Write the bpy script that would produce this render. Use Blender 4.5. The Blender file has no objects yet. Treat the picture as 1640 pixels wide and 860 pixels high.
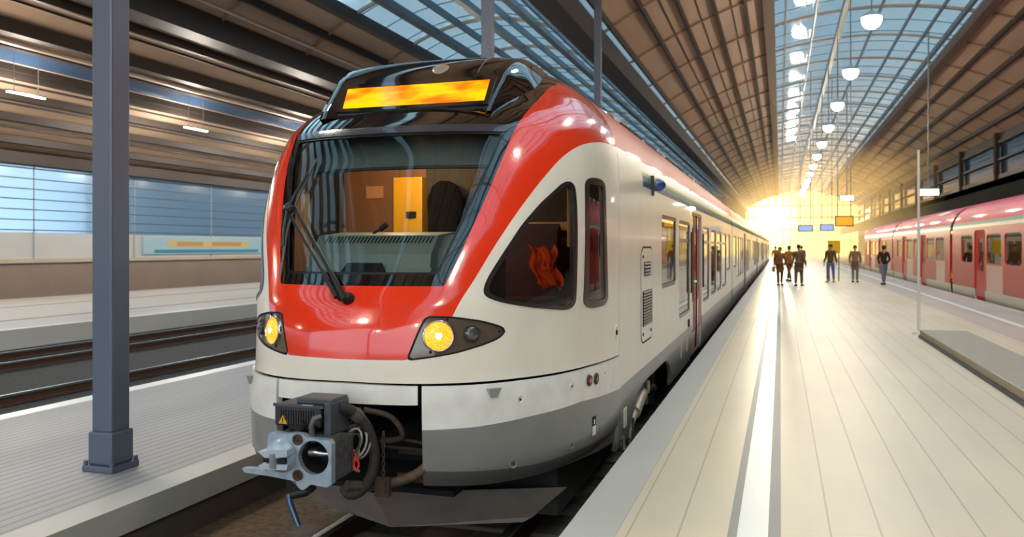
import bpy, bmesh, math, random
import numpy as np
from mathutils import Vector, Matrix
random.seed(7)
SC = bpy.context.scene
COL = SC.collection
PI = math.pi

# ------------------------------------------------------------------ camera
F_PX = 1350.0
YAW = math.atan((1250-820)/F_PX)
cam_d = bpy.data.cameras.new('camera'); cam = bpy.data.objects.new('camera', cam_d); COL.objects.link(cam)
cam.location = (0, 0, 1.65); cam.rotation_euler = (PI/2, 0, YAW)
cam_d.sensor_width = 36; cam_d.lens = F_PX/1640*36
cam_d.shift_y = -(430-396)/1640
cam_d.clip_end = 900; cam_d.clip_start = .05
cam_d.dof.use_dof = True; cam_d.dof.focus_distance = 6.6; cam_d.dof.aperture_fstop = 2.4
SC.camera = cam

# ------------------------------------------------------------------ view
SC.view_settings.view_transform = 'Standard'; SC.view_settings.look = 'None'
SC.view_settings.gamma = 1; SC.view_settings.use_curve_mapping = False
SC.view_settings.exposure = 0.58
SC.cycles.max_bounces = 8; SC.cycles.diffuse_bounces = 4; SC.cycles.glossy_bounces = 4
SC.cycles.transparent_max_bounces = 16; SC.cycles.transmission_bounces = 6; SC.cycles.volume_bounces = 0
SC.cycles.sample_clamp_indirect = 6; SC.cycles.sample_clamp_direct = 0
SC.cycles.caustics_reflective = False; SC.cycles.caustics_refractive = False
SC.cycles.use_denoising = True
SC.cycles.volume_step_rate = 4

# ------------------------------------------------------------------ sky and sun
def sunvec():
    u = (1235-820)/F_PX; v = (396-352)/F_PX
    c, s = math.cos(YAW), math.sin(YAW)
    return Vector((u*c-s, u*s+c, v)).normalized()
SUN = sunvec()
world = bpy.data.worlds.new('sky'); SC.world = world; world.use_nodes = True
nt = world.node_tree; nt.nodes.clear()
def N(nt, t, **k):
    n = nt.nodes.new(t)
    for a, b in k.items():
        if a.startswith('i_'): n.inputs[int(a[2:])].default_value = b
        else: setattr(n, a, b)
    return n
out = N(nt, 'ShaderNodeOutputWorld'); bg = N(nt, 'ShaderNodeBackground')
tc = N(nt, 'ShaderNodeTexCoord'); sep = N(nt, 'ShaderNodeSeparateXYZ')
nrm = N(nt, 'ShaderNodeVectorMath', operation='NORMALIZE')
nt.links.new(tc.outputs['Generated'], nrm.inputs[0]); nt.links.new(nrm.outputs[0], sep.inputs[0])
ramp = N(nt, 'ShaderNodeValToRGB')
el = ramp.color_ramp.elements
el[0].position = 0.0; el[0].color = (.10, .09, .08, 1)
el[1].position = 1.0; el[1].color = (.40, .56, .63, 1)
for p, c_ in ((.495, (.16, .15, .14, 1)), (.505, (.55, .65, .76, 1)), (.62, (.50, .63, .72, 1)), (.8, (.44, .60, .67, 1))):
    e = el.new(p); e.color = c_
mr = N(nt, 'ShaderNodeMath', operation='MULTIPLY_ADD', i_1=.5, i_2=.5)
nt.links.new(sep.outputs[2], mr.inputs[0]); nt.links.new(mr.outputs[0], ramp.inputs[0])
# thin cloud, brighter patches
nz = N(nt, 'ShaderNodeTexNoise'); nz.inputs['Scale'].default_value = 2.6; nz.inputs['Detail'].default_value = 5
nt.links.new(nrm.outputs[0], nz.inputs['Vector'])
cr = N(nt, 'ShaderNodeMapRange'); cr.inputs[1].default_value = .45; cr.inputs[2].default_value = .7; cr.inputs[4].default_value = .6
nt.links.new(nz.outputs[0], cr.inputs[0])
mxc = N(nt, 'ShaderNodeMix', data_type='RGBA'); mxc.inputs[7].default_value = (.95, .97, 1.0, 1)
nt.links.new(cr.outputs[0], mxc.inputs[0]); nt.links.new(ramp.outputs[0], mxc.inputs[6])
# bright hazy air round the low sun
dot = N(nt, 'ShaderNodeVectorMath', operation='DOT_PRODUCT'); dot.inputs[1].default_value = SUN
nt.links.new(nrm.outputs[0], dot.inputs[0])
def glow(power, col, prev):
    mx = N(nt, 'ShaderNodeMath', operation='MAXIMUM', i_1=0.0); nt.links.new(dot.outputs['Value'], mx.inputs[0])
    pw = N(nt, 'ShaderNodeMath', operation='POWER', i_1=power); nt.links.new(mx.outputs[0], pw.inputs[0])
    sc = N(nt, 'ShaderNodeVectorMath', operation='SCALE'); sc.inputs[0].default_value = col
    nt.links.new(pw.outputs[0], sc.inputs['Scale'])
    ad = N(nt, 'ShaderNodeVectorMath', operation='ADD'); nt.links.new(prev, ad.inputs[0]); nt.links.new(sc.outputs[0], ad.inputs[1])
    return ad.outputs[0]
mx0 = N(nt, 'ShaderNodeMath', operation='MAXIMUM', i_1=0.0); nt.links.new(dot.outputs['Value'], mx0.inputs[0])
pw0 = N(nt, 'ShaderNodeMath', operation='POWER', i_1=10.0); nt.links.new(mx0.outputs[0], pw0.inputs[0])
amb = N(nt, 'ShaderNodeMix', data_type='RGBA'); amb.inputs[7].default_value = (.46, .24, .045, 1)
nt.links.new(pw0.outputs[0], amb.inputs[0]); nt.links.new(mxc.outputs[2], amb.inputs[6])
o_ = glow(600, (.8, .50, .12), amb.outputs[2]); o_ = glow(6000, (3, 2.2, .8), o_); o_ = glow(40000, (40, 32, 18), o_)
nt.links.new(o_, bg.inputs[0]); bg.inputs[1].default_value = 2.1
nt.links.new(bg.outputs[0], out.inputs[0])

sun_d = bpy.data.lights.new('sun', 'SUN'); sun = bpy.data.objects.new('sun', sun_d); COL.objects.link(sun)
sun_d.energy = 1.6; sun_d.color = (1, .72, .38); sun_d.angle = R_ = math.radians(1.2)
sun.rotation_euler = SUN.to_track_quat('Z', 'Y').to_euler(); sun.location = (0, 150, 9)

# ------------------------------------------------------------------ materials
def lin(h):
    h = h.lstrip('#'); r = [int(h[i:i+2], 16)/255 for i in (0, 2, 4)]
    return tuple(((x/12.92) if x <= .04045 else ((x+.055)/1.055)**2.4) for x in r)+(1,)
MATS = {}
def mat(name, col, rough=.5, metal=0, coat=0, noise=0, nscale=8, emit=None, estr=0, spec=.5, stretch=None, bump=0):
    if name in MATS: return MATS[name]
    m = bpy.data.materials.new(name); m.use_nodes = True; t = m.node_tree; b = t.nodes['Principled BSDF']
    c = lin(col) if isinstance(col, str) else col
    b.inputs['Base Color'].default_value = c; b.inputs['Roughness'].default_value = rough
    b.inputs['Metallic'].default_value = metal; b.inputs['Coat Weight'].default_value = coat
    b.inputs['Coat Roughness'].default_value = .03; b.inputs['Specular IOR Level'].default_value = spec
    if noise or bump:
        g = N(t, 'ShaderNodeTexCoord'); mp = N(t, 'ShaderNodeMapping')
        mp.inputs['Scale'].default_value = stretch or (1, 1, 1)
        n = N(t, 'ShaderNodeTexNoise'); n.inputs['Scale'].default_value = nscale; n.inputs['Detail'].default_value = 6
        t.links.new(g.outputs['Object'], mp.inputs[0]); t.links.new(mp.outputs[0], n.inputs['Vector'])
        if noise:
            r = N(t, 'ShaderNodeMapRange'); r.inputs[1].default_value = .3; r.inputs[2].default_value = .7
            r.inputs[3].default_value = 1-noise; r.inputs[4].default_value = 1+noise*.4
            t.links.new(n.outputs[0], r.inputs[0])
            v = N(t, 'ShaderNodeVectorMath', operation='SCALE'); v.inputs[0].default_value = c[:3]
            t.links.new(r.outputs[0], v.inputs['Scale']); t.links.new(v.outputs[0], b.inputs['Base Color'])
        if bump:
            bp = N(t, 'ShaderNodeBump'); bp.inputs['Strength'].default_value = bump; bp.inputs['Distance'].default_value = .02
            t.links.new(n.outputs[0], bp.inputs['Height']); t.links.new(bp.outputs[0], b.inputs['Normal'])
    if emit:
        b.inputs['Emission Color'].default_value = lin(emit) if isinstance(emit, str) else emit
        b.inputs['Emission Strength'].default_value = estr
    MATS[name] = m; return m
def glassmat(name, tint, rough=.02, gl=(1, 1, 1, 1), ior=1.5, milky=0, milkcol=(.8, .9, 1, 1)):
    m = bpy.data.materials.new(name); m.use_nodes = True; t = m.node_tree; t.nodes.clear()
    o = N(t, 'ShaderNodeOutputMaterial'); mx = N(t, 'ShaderNodeMixShader'); tr = N(t, 'ShaderNodeBsdfTransparent')
    tr.inputs[0].default_value = tint
    g = N(t, 'ShaderNodeBsdfGlossy'); g.inputs['Roughness'].default_value = rough; g.inputs['Color'].default_value = gl
    f = N(t, 'ShaderNodeFresnel'); f.inputs[0].default_value = ior
    t.links.new(f.outputs[0], mx.inputs[0])
    src = tr.outputs[0]
    if milky:
        m2 = N(t, 'ShaderNodeMixShader'); m2.inputs[0].default_value = milky
        tl = N(t, 'ShaderNodeBsdfTranslucent'); tl.inputs[0].default_value = milkcol
        t.links.new(tr.outputs[0], m2.inputs[1]); t.links.new(tl.outputs[0], m2.inputs[2]); src = m2.outputs[0]
    t.links.new(src, mx.inputs[1]); t.links.new(g.outputs[0], mx.inputs[2]); t.links.new(mx.outputs[0], o.inputs[0])
    return m
M_WHITE = mat('train_white_paint', '#f0e6d6', .28, coat=.3, noise=.05, nscale=3, stretch=(1, 1, .5))
M_WHITE_D = mat('bumper_white_paint', '#efeae2', .3, coat=.3, noise=.10, nscale=6)
M_RED = mat('train_red_paint', '#f23512', .16, coat=1.0)
M_ROOFRED = mat('train_roof_red_skylit', '#d8503a', .42, coat=.3)  # train red shifted to salmon: skylight reflection put into the colour
M_BLACK = mat('black_gloss', '#17100f', .06, coat=1.0)
M_GREY = mat('train_grey_paint', '#85837f', .35, coat=.2, noise=.08, nscale=5)
M_DGREY = mat('dark_grey_lower_band', '#56534f', .4, noise=.1, nscale=5)  # darker band along the curved-in bottom of the bumper
M_RUB = mat('black_rubber', '#151515', .55)
M_SEAM = mat('dark_seam', '#0b0908', .8)
M_UNDER = mat('dirty_underframe', '#221c18', .8, noise=.3, nscale=9)
M_DARK = mat('black_recess', '#0a0808', .9)
M_STEEL = mat('bare_steel', '#b9bec4', .28, metal=1, noise=.1, nscale=20)
M_ALU = mat('painted_pale_steel', '#aab9c6', .38, metal=.35, noise=.25, nscale=14, coat=.2)
M_DIRTALU = mat('dirty_steel', '#6e6a66', .5, metal=.5, noise=.4, nscale=18)
M_PLAST = mat('dark_plastic', '#2b2c30', .4)
M_HOSE = mat('hose_rubber', '#3a3531', .6, noise=.3, nscale=30)
M_RUST = mat('rusty_brown', '#4d3626', .8, noise=.4, nscale=20)
M_HLH = mat('headlight_housing', '#6a5c4e', .12, coat=1, metal=.2)
M_HLH2 = mat('headlight_inner', '#25201c', .3, metal=.4)
M_CHROME = mat('lamp_ring_chrome', '#c9c0b4', .15, metal=1)
M_DIMLENS = mat('dim_lens', '#4a4844', .1, coat=1)
M_LAMP = bpy.data.materials.new('lamp_led_amber'); M_LAMP.use_nodes = True
t = M_LAMP.node_tree; b = t.nodes['Principled BSDF']; b.inputs['Base Color'].default_value = lin('#ff9a20'); b.inputs['Roughness'].default_value = .15
g = N(t, 'ShaderNodeTexCoord'); vo = N(t, 'ShaderNodeTexVoronoi'); vo.inputs['Scale'].default_value = 75
rp = N(t, 'ShaderNodeValToRGB'); rp.color_ramp.elements[0].color = (1, .45, .06, 1); rp.color_ramp.elements[0].position = .1
rp.color_ramp.elements[1].color = (1, .22, .015, 1); rp.color_ramp.elements[1].position = .55
t.links.new(g.outputs['Object'], vo.inputs['Vector']); t.links.new(vo.outputs['Distance'], rp.inputs[0]); t.links.new(rp.outputs[0], b.inputs['Emission Color'])
b.inputs['Emission Strength'].default_value = 1.25
M_BULB = mat('lamp_core', '#ffe0a0', .3, emit='#ffdf9a', estr=14)
M_REDLENS = mat('red_orange_lens', '#d84010', .15, coat=1, emit='#ff4a10', estr=.25)
M_AMBRING = mat('brown_ring', '#3a2c22', .4)
M_DISP = bpy.data.materials.new('destination_display'); M_DISP.use_nodes = True
t = M_DISP.node_tree; b = t.nodes['Principled BSDF']; b.inputs['Base Color'].default_value = lin('#40200a'); b.inputs['Roughness'].default_value = .1
g = N(t, 'ShaderNodeTexCoord'); n = N(t, 'ShaderNodeTexNoise'); n.inputs['Scale'].default_value = 3.2; n.inputs['Detail'].default_value = 3
mp = N(t, 'ShaderNodeMapping'); mp.inputs['Scale'].default_value = (1, 1, 3)
rp = N(t, 'ShaderNodeValToRGB'); rp.color_ramp.elements[0].color = (1, .13, .0, 1); rp.color_ramp.elements[0].position = .38
rp.color_ramp.elements[1].color = (1, .47, .0, 1); rp.color_ramp.elements[1].position = .60
t.links.new(g.outputs['Object'], mp.inputs[0]); t.links.new(mp.outputs[0], n.inputs['Vector']); t.links.new(n.outputs[0], rp.inputs[0])
t.links.new(rp.outputs[0], b.inputs['Emission Color']); b.inputs['Emission Strength'].default_value = 1.15
G_SCREEN = glassmat('windscreen_glass', (.74, .80, .80, 1), ior=1.5)
G_SIDE = glassmat('cab_side_glass', (.62, .58, .56, 1), ior=1.55)
G_CAR = glassmat('carriage_window_glass', (.50, .44, .38, 1), ior=1.7)
G_ROOF = glassmat('roof_glass', (.72, .84, .90, 1), rough=.05, milky=.35, milkcol=(.80, .90, .96, 1), ior=1.12)
G_WALL = glassmat('wall_glass', (.72, .84, .92, 1), rough=.1, milky=.4, milkcol=(.62, .78, .92, 1), ior=1.4)

# ------------------------------------------------------------------ helpers
class MB:
    """collects solids; build() links them as one mesh object"""
    def __init__(s): s.v = []; s.f = []; s.m = []; s.sm = []
    def add(s, vs, fs, mi=0, smooth=False):
        o = len(s.v); s.v += [tuple(map(float, p)) for p in vs]
        for f in fs: s.f.append([o+i for i in f]); s.m.append(mi); s.sm.append(smooth)
        return s
    def box(s, x0, x1, y0, y1, z0, z1, mi=0, bev=0):
        if bev:
            bm = bmesh.new(); bmesh.ops.create_cube(bm, size=1)
            for v in bm.verts: v.co = Vector(((x0+x1)/2+v.co.x*(x1-x0), (y0+y1)/2+v.co.y*(y1-y0), (z0+z1)/2+v.co.z*(z1-z0)))
            bmesh.ops.bevel(bm, geom=bm.edges[:], offset=bev, segments=2, affect='EDGES', profile=.6)
            s.bm(bm, mi); return s
        return s.add([(x0,y0,z0),(x1,y0,z0),(x1,y1,z0),(x0,y1,z0),(x0,y0,z1),(x1,y0,z1),(x1,y1,z1),(x0,y1,z1)],
                     [(0,3,2,1),(4,5,6,7),(0,1,5,4),(1,2,6,5),(2,3,7,6),(3,0,4,7)], mi)
    def bm(s, bm, mi=0, smooth=False, M=None):
        bm.verts.ensure_lookup_table(); bm.verts.index_update()
        s.add([(M @ v.co) if M else v.co for v in bm.verts], [[v.index for v in f.verts] for f in bm.faces], mi, smooth); bm.free(); return s
    def prism(s, pts, axis, a, b, mi=0):
        """polygon pts (2D) extruded along axis from a to b; pts in the other two axes in xyz order"""
        n = len(pts)
        def P(p, t):
            return {'x': (t, p[0], p[1]), 'y': (p[0], t, p[1]), 'z': (p[0], p[1], t)}[axis]
        vs = [P(p, a) for p in pts]+[P(p, b) for p in pts]
        fs = [list(range(n))[::-1], list(range(n, 2*n))]+[(i, (i+1) % n, n+(i+1) % n, n+i) for i in range(n)]
        return s.add(vs, fs, mi)
    def tube(s, path, r, n=10, mi=0, caps=True, closed=False):
        path = [Vector(p) for p in path]; k = len(path); rs = r if isinstance(r, (list, tuple)) else [r]*k
        vs = []; up = None
        for i, p in enumerate(path):
            if closed: d = path[(i+1) % k]-path[i-1]
            else: d = path[min(i+1, k-1)]-path[max(i-1, 0)]
            d.normalize()
            if up is None:
                up = Vector((0, 0, 1)) if abs(d.z) < .9 else Vector((1, 0, 0))
            x = d.cross(up); x = x.normalized() if x.length > 1e-6 else Vector((1, 0, 0)); y = x.cross(d).normalized(); up = y
            for j in range(n):
                a = 2*PI*j/n; vs.append(p+(x*math.cos(a)+y*math.sin(a))*rs[i])
        fs = []
        for i in range(k if closed else k-1):
            for j in range(n):
                a = i*n+j; b_ = i*n+(j+1) % n; c2 = ((i+1) % k)*n
                fs.append((a, b_, c2+(j+1) % n, c2+j))
        s.add(vs, fs, mi, True)
        if caps and not closed:
            s.add(vs[:n], [tuple(range(n))[::-1]], mi); s.add(vs[-n:], [tuple(range(n))], mi)
        return s
    def lathe(s, prof, origin, axis, n=24, mi=0, smooth=True, cap=True):
        """prof [(r, h)] turned round axis at origin"""
        ax = Vector(axis).normalized(); u = ax.orthogonal().normalized(); w = ax.cross(u); o = Vector(origin)
        vs = []
        for r, h in prof:
            for j in range(n):
                a = 2*PI*j/n; vs.append(o+ax*h+(u*math.cos(a)+w*math.sin(a))*r)
        fs = [(i*n+j, i*n+(j+1) % n, (i+1)*n+(j+1) % n, (i+1)*n+j) for i in range(len(prof)-1) for j in range(n)]
        s.add(vs, fs, mi, smooth)
        if not cap: return s
        if prof[0][0] > 1e-4: s.add(vs[:n], [tuple(range(n))[::-1]], mi)
        if prof[-1][0] > 1e-4: s.add(vs[-n:], [tuple(range(n))], mi)
        return s
    def build(s, name, mats, parent=None, fixn=True):
        me = bpy.data.meshes.new(name); me.from_pydata(s.v, [], s.f)
        for m in (mats if isinstance(mats, (list, tuple)) else [mats]): me.materials.append(m)
        for p, mi, sm in zip(me.polygons, s.m, s.sm): p.material_index = mi; p.use_smooth = sm
        if fixn:
            bm = bmesh.new(); bm.from_mesh(me); bmesh.ops.recalc_face_normals(bm, faces=bm.faces[:]); bm.to_mesh(me); bm.free()
        return link(name, me, parent)
def link(name, me, parent=None):
    o = bpy.data.objects.new(name, me); COL.objects.link(o)
    if parent is not None:
        o.parent = parent; o.matrix_parent_inverse = wm(parent).inverted()
    return o
def wm(o):
    """world matrix without waiting for a depsgraph update"""
    m = o.matrix_basis
    return (wm(o.parent) @ o.matrix_parent_inverse @ m) if o.parent else m.copy()
def empty(name, loc, label, cat, group=None):
    o = bpy.data.objects.new(name, None); COL.objects.link(o); o.location = loc; o.empty_display_size = .2
    o['label'] = label; o['category'] = cat
    if group: o['group'] = group
    return o
def tag(o, label=None, cat=None, group=None, kind=None):
    if label: o['label'] = label
    if cat: o['category'] = cat
    if group: o['group'] = group
    if kind: o['kind'] = kind
    return o
def struct(o, label=None): return tag(o, label, kind='structure')
def copy_tree(o, delta, parent=None):
    c = o.copy(); COL.objects.link(c)
    if parent is not None: c.parent = parent
    else: c.location = o.location+Vector(delta)
    for ch in list(o.children): copy_tree(ch, (0, 0, 0), c)
    return c
def bez(p0, p1, p2, p3, n=16):
    p0, p1, p2, p3 = map(Vector, (p0, p1, p2, p3)); r = []
    for i in range(n+1):
        t = i/n; r.append(p0*(1-t)**3+p1*3*t*(1-t)**2+p2*3*t*t*(1-t)+p3*t**3)
    return r
def spline(pts, n=6):
    P = [Vector(p) for p in pts]; P = [P[0]*2-P[1]]+P+[P[-1]*2-P[-2]]; r = []
    for i in range(1, len(P)-2):
        for k in range(n):
            t = k/n; a, b_, c_, d = P[i-1:i+3]
            r.append(.5*((2*b_)+(c_-a)*t+(2*a-5*b_+4*c_-d)*t*t+(3*b_-a-3*c_+d)*t**3))
    r.append(P[-2]); return r

# ------------------------------------------------------------------ skin of the train nose
XC, YS = -2.84, 7.6
# cross-section of the body: half width and height, bottom edge to roof ridge
SEC = [(1.36,-.42),(1.40,-.25),(1.43,-.05),(1.44,.3),(1.44,.8),(1.44,1.4),(1.44,2.0),(1.435,2.35),(1.42,2.52),(1.375,2.7),(1.27,2.88),(1.12,3.04),(.90,3.185),(.62,3.30),(.31,3.37),(0,3.39)]
FZ = [-.42,-.25,-.05,.3,.6,.8,1.05,1.22,1.39,1.8,2.2,2.55,2.7,2.785,2.85,3.0,3.15,3.28,3.36,3.39]
FY = [5.35,5.24,5.16,5.125,5.115,5.11,5.125,5.18,5.275,5.475,5.67,5.855,6.04,6.175,6.285,6.52,6.80,7.10,7.36,7.5]
NZ = [-.42,.6,.8,1.05,1.39,1.8,2.2,2.55,2.7,3.0,3.39]
NN = [2.5,2.62,2.5,2.5,2.8,3.2,3.3,3.0,2.95,2.6,2.2]
def pchip(xs, ys):
    xs=np.array(xs,float); ys=np.array(ys,float); h=np.diff(xs); d=np.diff(ys)/h
    m=np.zeros(len(xs)); m[0]=d[0]; m[-1]=d[-1]
    for i in range(1,len(xs)-1):
        m[i]=0 if d[i-1]*d[i]<=0 else (h[i-1]+h[i])*1.0/((h[i]*.5+h[i-1]*.5)/d[i-1]+(h[i-1]*.5+h[i]*.5)/d[i])
    def f(x):
        x=np.clip(x,xs[0],xs[-1]); i=np.clip(np.searchsorted(xs,x)-1,0,len(xs)-2)
        t=(x-xs[i])/h[i]; t2=t*t; t3=t2*t
        return (2*t3-3*t2+1)*ys[i]+(t3-2*t2+t)*h[i]*m[i]+(-2*t3+3*t2)*ys[i+1]+(t3-t2)*h[i]*m[i+1]
    return f
_w=np.array([p[0] for p in SEC]); _z=np.array([p[1] for p in SEC])
_v=np.concatenate([[0],np.cumsum(np.hypot(np.diff(_w),np.diff(_z)))])
VMAX=float(_v[-1]); WV=pchip(_v,_w); ZV=pchip(_v,_z); FN=pchip(FZ,FY); NF=pchip(NZ,NN)
def v_of_z(z): 
    a=np.linspace(0,VMAX,4000); return np.interp(z,ZV(a),a)
def nose(s, v, off=0.0):
    """point on the nose skin: s in -1..1 from the left side round the front to the right, v metres up the section"""
    s=np.asarray(s,float); v=np.asarray(v,float)
    w=WV(v)+off; z=ZV(v); n=NF(z); L=YS-FN(z)+off
    a=s*math.pi/2; sn=np.abs(np.sin(a)); cs=np.abs(np.cos(a))
    r=(sn**n+cs**n)**(-1/n)
    return np.stack([XC+np.sign(s)*w*r*sn, YS-L*r*cs, z+0*s], -1)
# ------------------------------------------------------------------ clipping a curved skin along outlines
def fillet(pts, r, n=5):
    P = [np.array(p, float) for p in pts]; o = []
    for i in range(len(P)):
        a, b_, c_ = P[i-1], P[i], P[(i+1) % len(P)]
        la, lc = np.linalg.norm(a-b_), np.linalg.norm(c_-b_); d1 = min(r, la*.45); d2 = min(r, lc*.45)
        q0 = b_+(a-b_)/la*d1; q1 = b_+(c_-b_)/lc*d2
        for k in range(n+1):
            t = k/n; o.append(q0*(1-t)**2+b_*2*t*(1-t)+q1*t*t)
    return np.array(o)
def rrect(x0, x1, y0, y1, r, n=5): return fillet([(x0, y0), (x1, y0), (x1, y1), (x0, y1)], r, n)
def sdf(poly, sx=1.0, grow=0.0, sym=False):
    """signed distance to a polygon, positive inside"""
    poly = np.array(poly, float)*[sx, 1]; A = poly; B = np.roll(poly, -1, 0)
    def f(x, y):
        x = np.atleast_1d(np.abs(x) if sym else x)*sx; y = np.atleast_1d(y)
        d = np.full(x.shape, 1e9); ins = np.zeros(x.shape, bool)
        for (ax, ay), (bx, by) in zip(A, B):
            ex, ey = bx-ax, by-ay; L = ex*ex+ey*ey
            if L < 1e-14: continue
            t = np.clip(((x-ax)*ex+(y-ay)*ey)/L, 0, 1)
            d = np.minimum(d, np.hypot(x-ax-t*ex, y-ay-t*ey))
            c1 = (ay > y) != (by > y)
            with np.errstate(divide='ignore', invalid='ignore'):
                ins ^= c1 & (x < (bx-ax)*(y-ay)/(by-ay if by != ay else 1e-12)+ax)
        return np.where(ins, d, -d)+grow
    return f
def grid(xs, ys):
    X, Y = np.meshgrid(xs, ys, indexing='ij'); n, m = X.shape
    P = np.stack([X, Y], -1)
    a, b_, c_, d = P[:-1, :-1], P[1:, :-1], P[1:, 1:], P[:-1, 1:]
    return np.concatenate([np.stack([a, b_, c_], -2).reshape(-1, 3, 2), np.stack([a, c_, d], -2).reshape(-1, 3, 2)])
def split(T, f):
    """triangles T (n,3,2) cut by f=0 -> (inside, outside)"""
    if len(T) == 0: return T, T
    F = f(T[..., 0].ravel(), T[..., 1].ravel()).reshape(-1, 3)
    F = np.where(np.abs(F) < 1e-7, 1e-7, F); pos = (F > 0).sum(1)
    I = [T[pos == 3]]; O = [T[pos == 0]]; ni = []; no = []
    for tr, fv in zip(T[(pos > 0) & (pos < 3)], F[(pos > 0) & (pos < 3)]):
        a, b_ = [], []
        for i in range(3):
            p, q, fp, fq = tr[i], tr[(i+1) % 3], fv[i], fv[(i+1) % 3]
            (a if fp > 0 else b_).append(p)
            if fp*fq < 0:
                if tuple(p) < tuple(q): x = p+(q-p)*(fp/(fp-fq))
                else: x = q+(p-q)*(fq/(fq-fp))
                a.append(x); b_.append(x)
        for L, R in ((a, ni), (b_, no)):
            for k in range(1, len(L)-1): R.append([L[0], L[k], L[k+1]])
    if ni: I.append(np.array(ni))
    if no: O.append(np.array(no))
    return np.concatenate(I), np.concatenate(O)
def skin(name, groups, P, mats, parent, off=0.0, rim=0.0, flip=False, rimtest=None):
    """groups: [(triangles, material index)]; P(a, b, off) maps to 3D; rim: depth of the walls folded in along every open edge"""
    idx = {}; uv = []; faces = []; mi = []
    for T, m in groups:
        for tr in T:
            k3 = []
            for p in tr:
                k = (round(float(p[0]), 5), round(float(p[1]), 5))
                if k not in idx: idx[k] = len(uv); uv.append(p)
                k3.append(idx[k])
            if len(set(k3)) == 3: faces.append(k3); mi.append(m)
    if not faces: print('EMPTY SKIN', name); return None
    uv = np.array(uv); V = P(uv[:, 0], uv[:, 1], off)
    e = 1e-3
    du = P(uv[:, 0]+e, uv[:, 1], off)-P(uv[:, 0]-e, uv[:, 1], off); dv = P(uv[:, 0], uv[:, 1]+e, off)-P(uv[:, 0], uv[:, 1]-e, off)
    nn = np.cross(du, dv); nn /= np.maximum(np.linalg.norm(nn, axis=1, keepdims=True), 1e-12)
    fl = -1 if flip else 1; nn = nn*fl
    verts = V.tolist(); norms = nn.tolist()
    if flip: faces = [f[::-1] for f in faces]
    nf = len(faces)
    if rim:
        cnt = {}
        for f, m in zip(faces, mi):
            for i in range(3):
                a, b_ = f[i], f[(i+1) % 3]; cnt.setdefault((min(a, b_), max(a, b_)), []).append((a, b_, m))
        inner = {}; W = V-nn*abs(rim)
        for k, l in cnt.items():
            if len(l) == 1:
                a, b_, m = l[0]
                if rimtest is not None and not rimtest(uv[a], uv[b_]): continue
                q = []
                for t_ in (a, b_):
                    if t_ not in inner:
                        inner[t_] = (len(verts), len(verts)+1)
                        verts += [V[t_].tolist(), W[t_].tolist()]; norms += [[0, 0, 0], [0, 0, 0]]
                    q.append(inner[t_])
                faces.append([q[1][0], q[0][0], q[0][1], q[1][1]]); mi.append(m)
    me = bpy.data.meshes.new(name); me.from_pydata(verts, [], faces)
    for m in mats: me.materials.append(m)
    me.polygons.foreach_set('material_index', mi); me.polygons.foreach_set('use_smooth', [i < nf for i in range(len(faces))])
    me.normals_split_custom_set_from_vertices([tuple(x) for x in norms])
    return link(name, me, parent)
RAILZ = -.67
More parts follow.
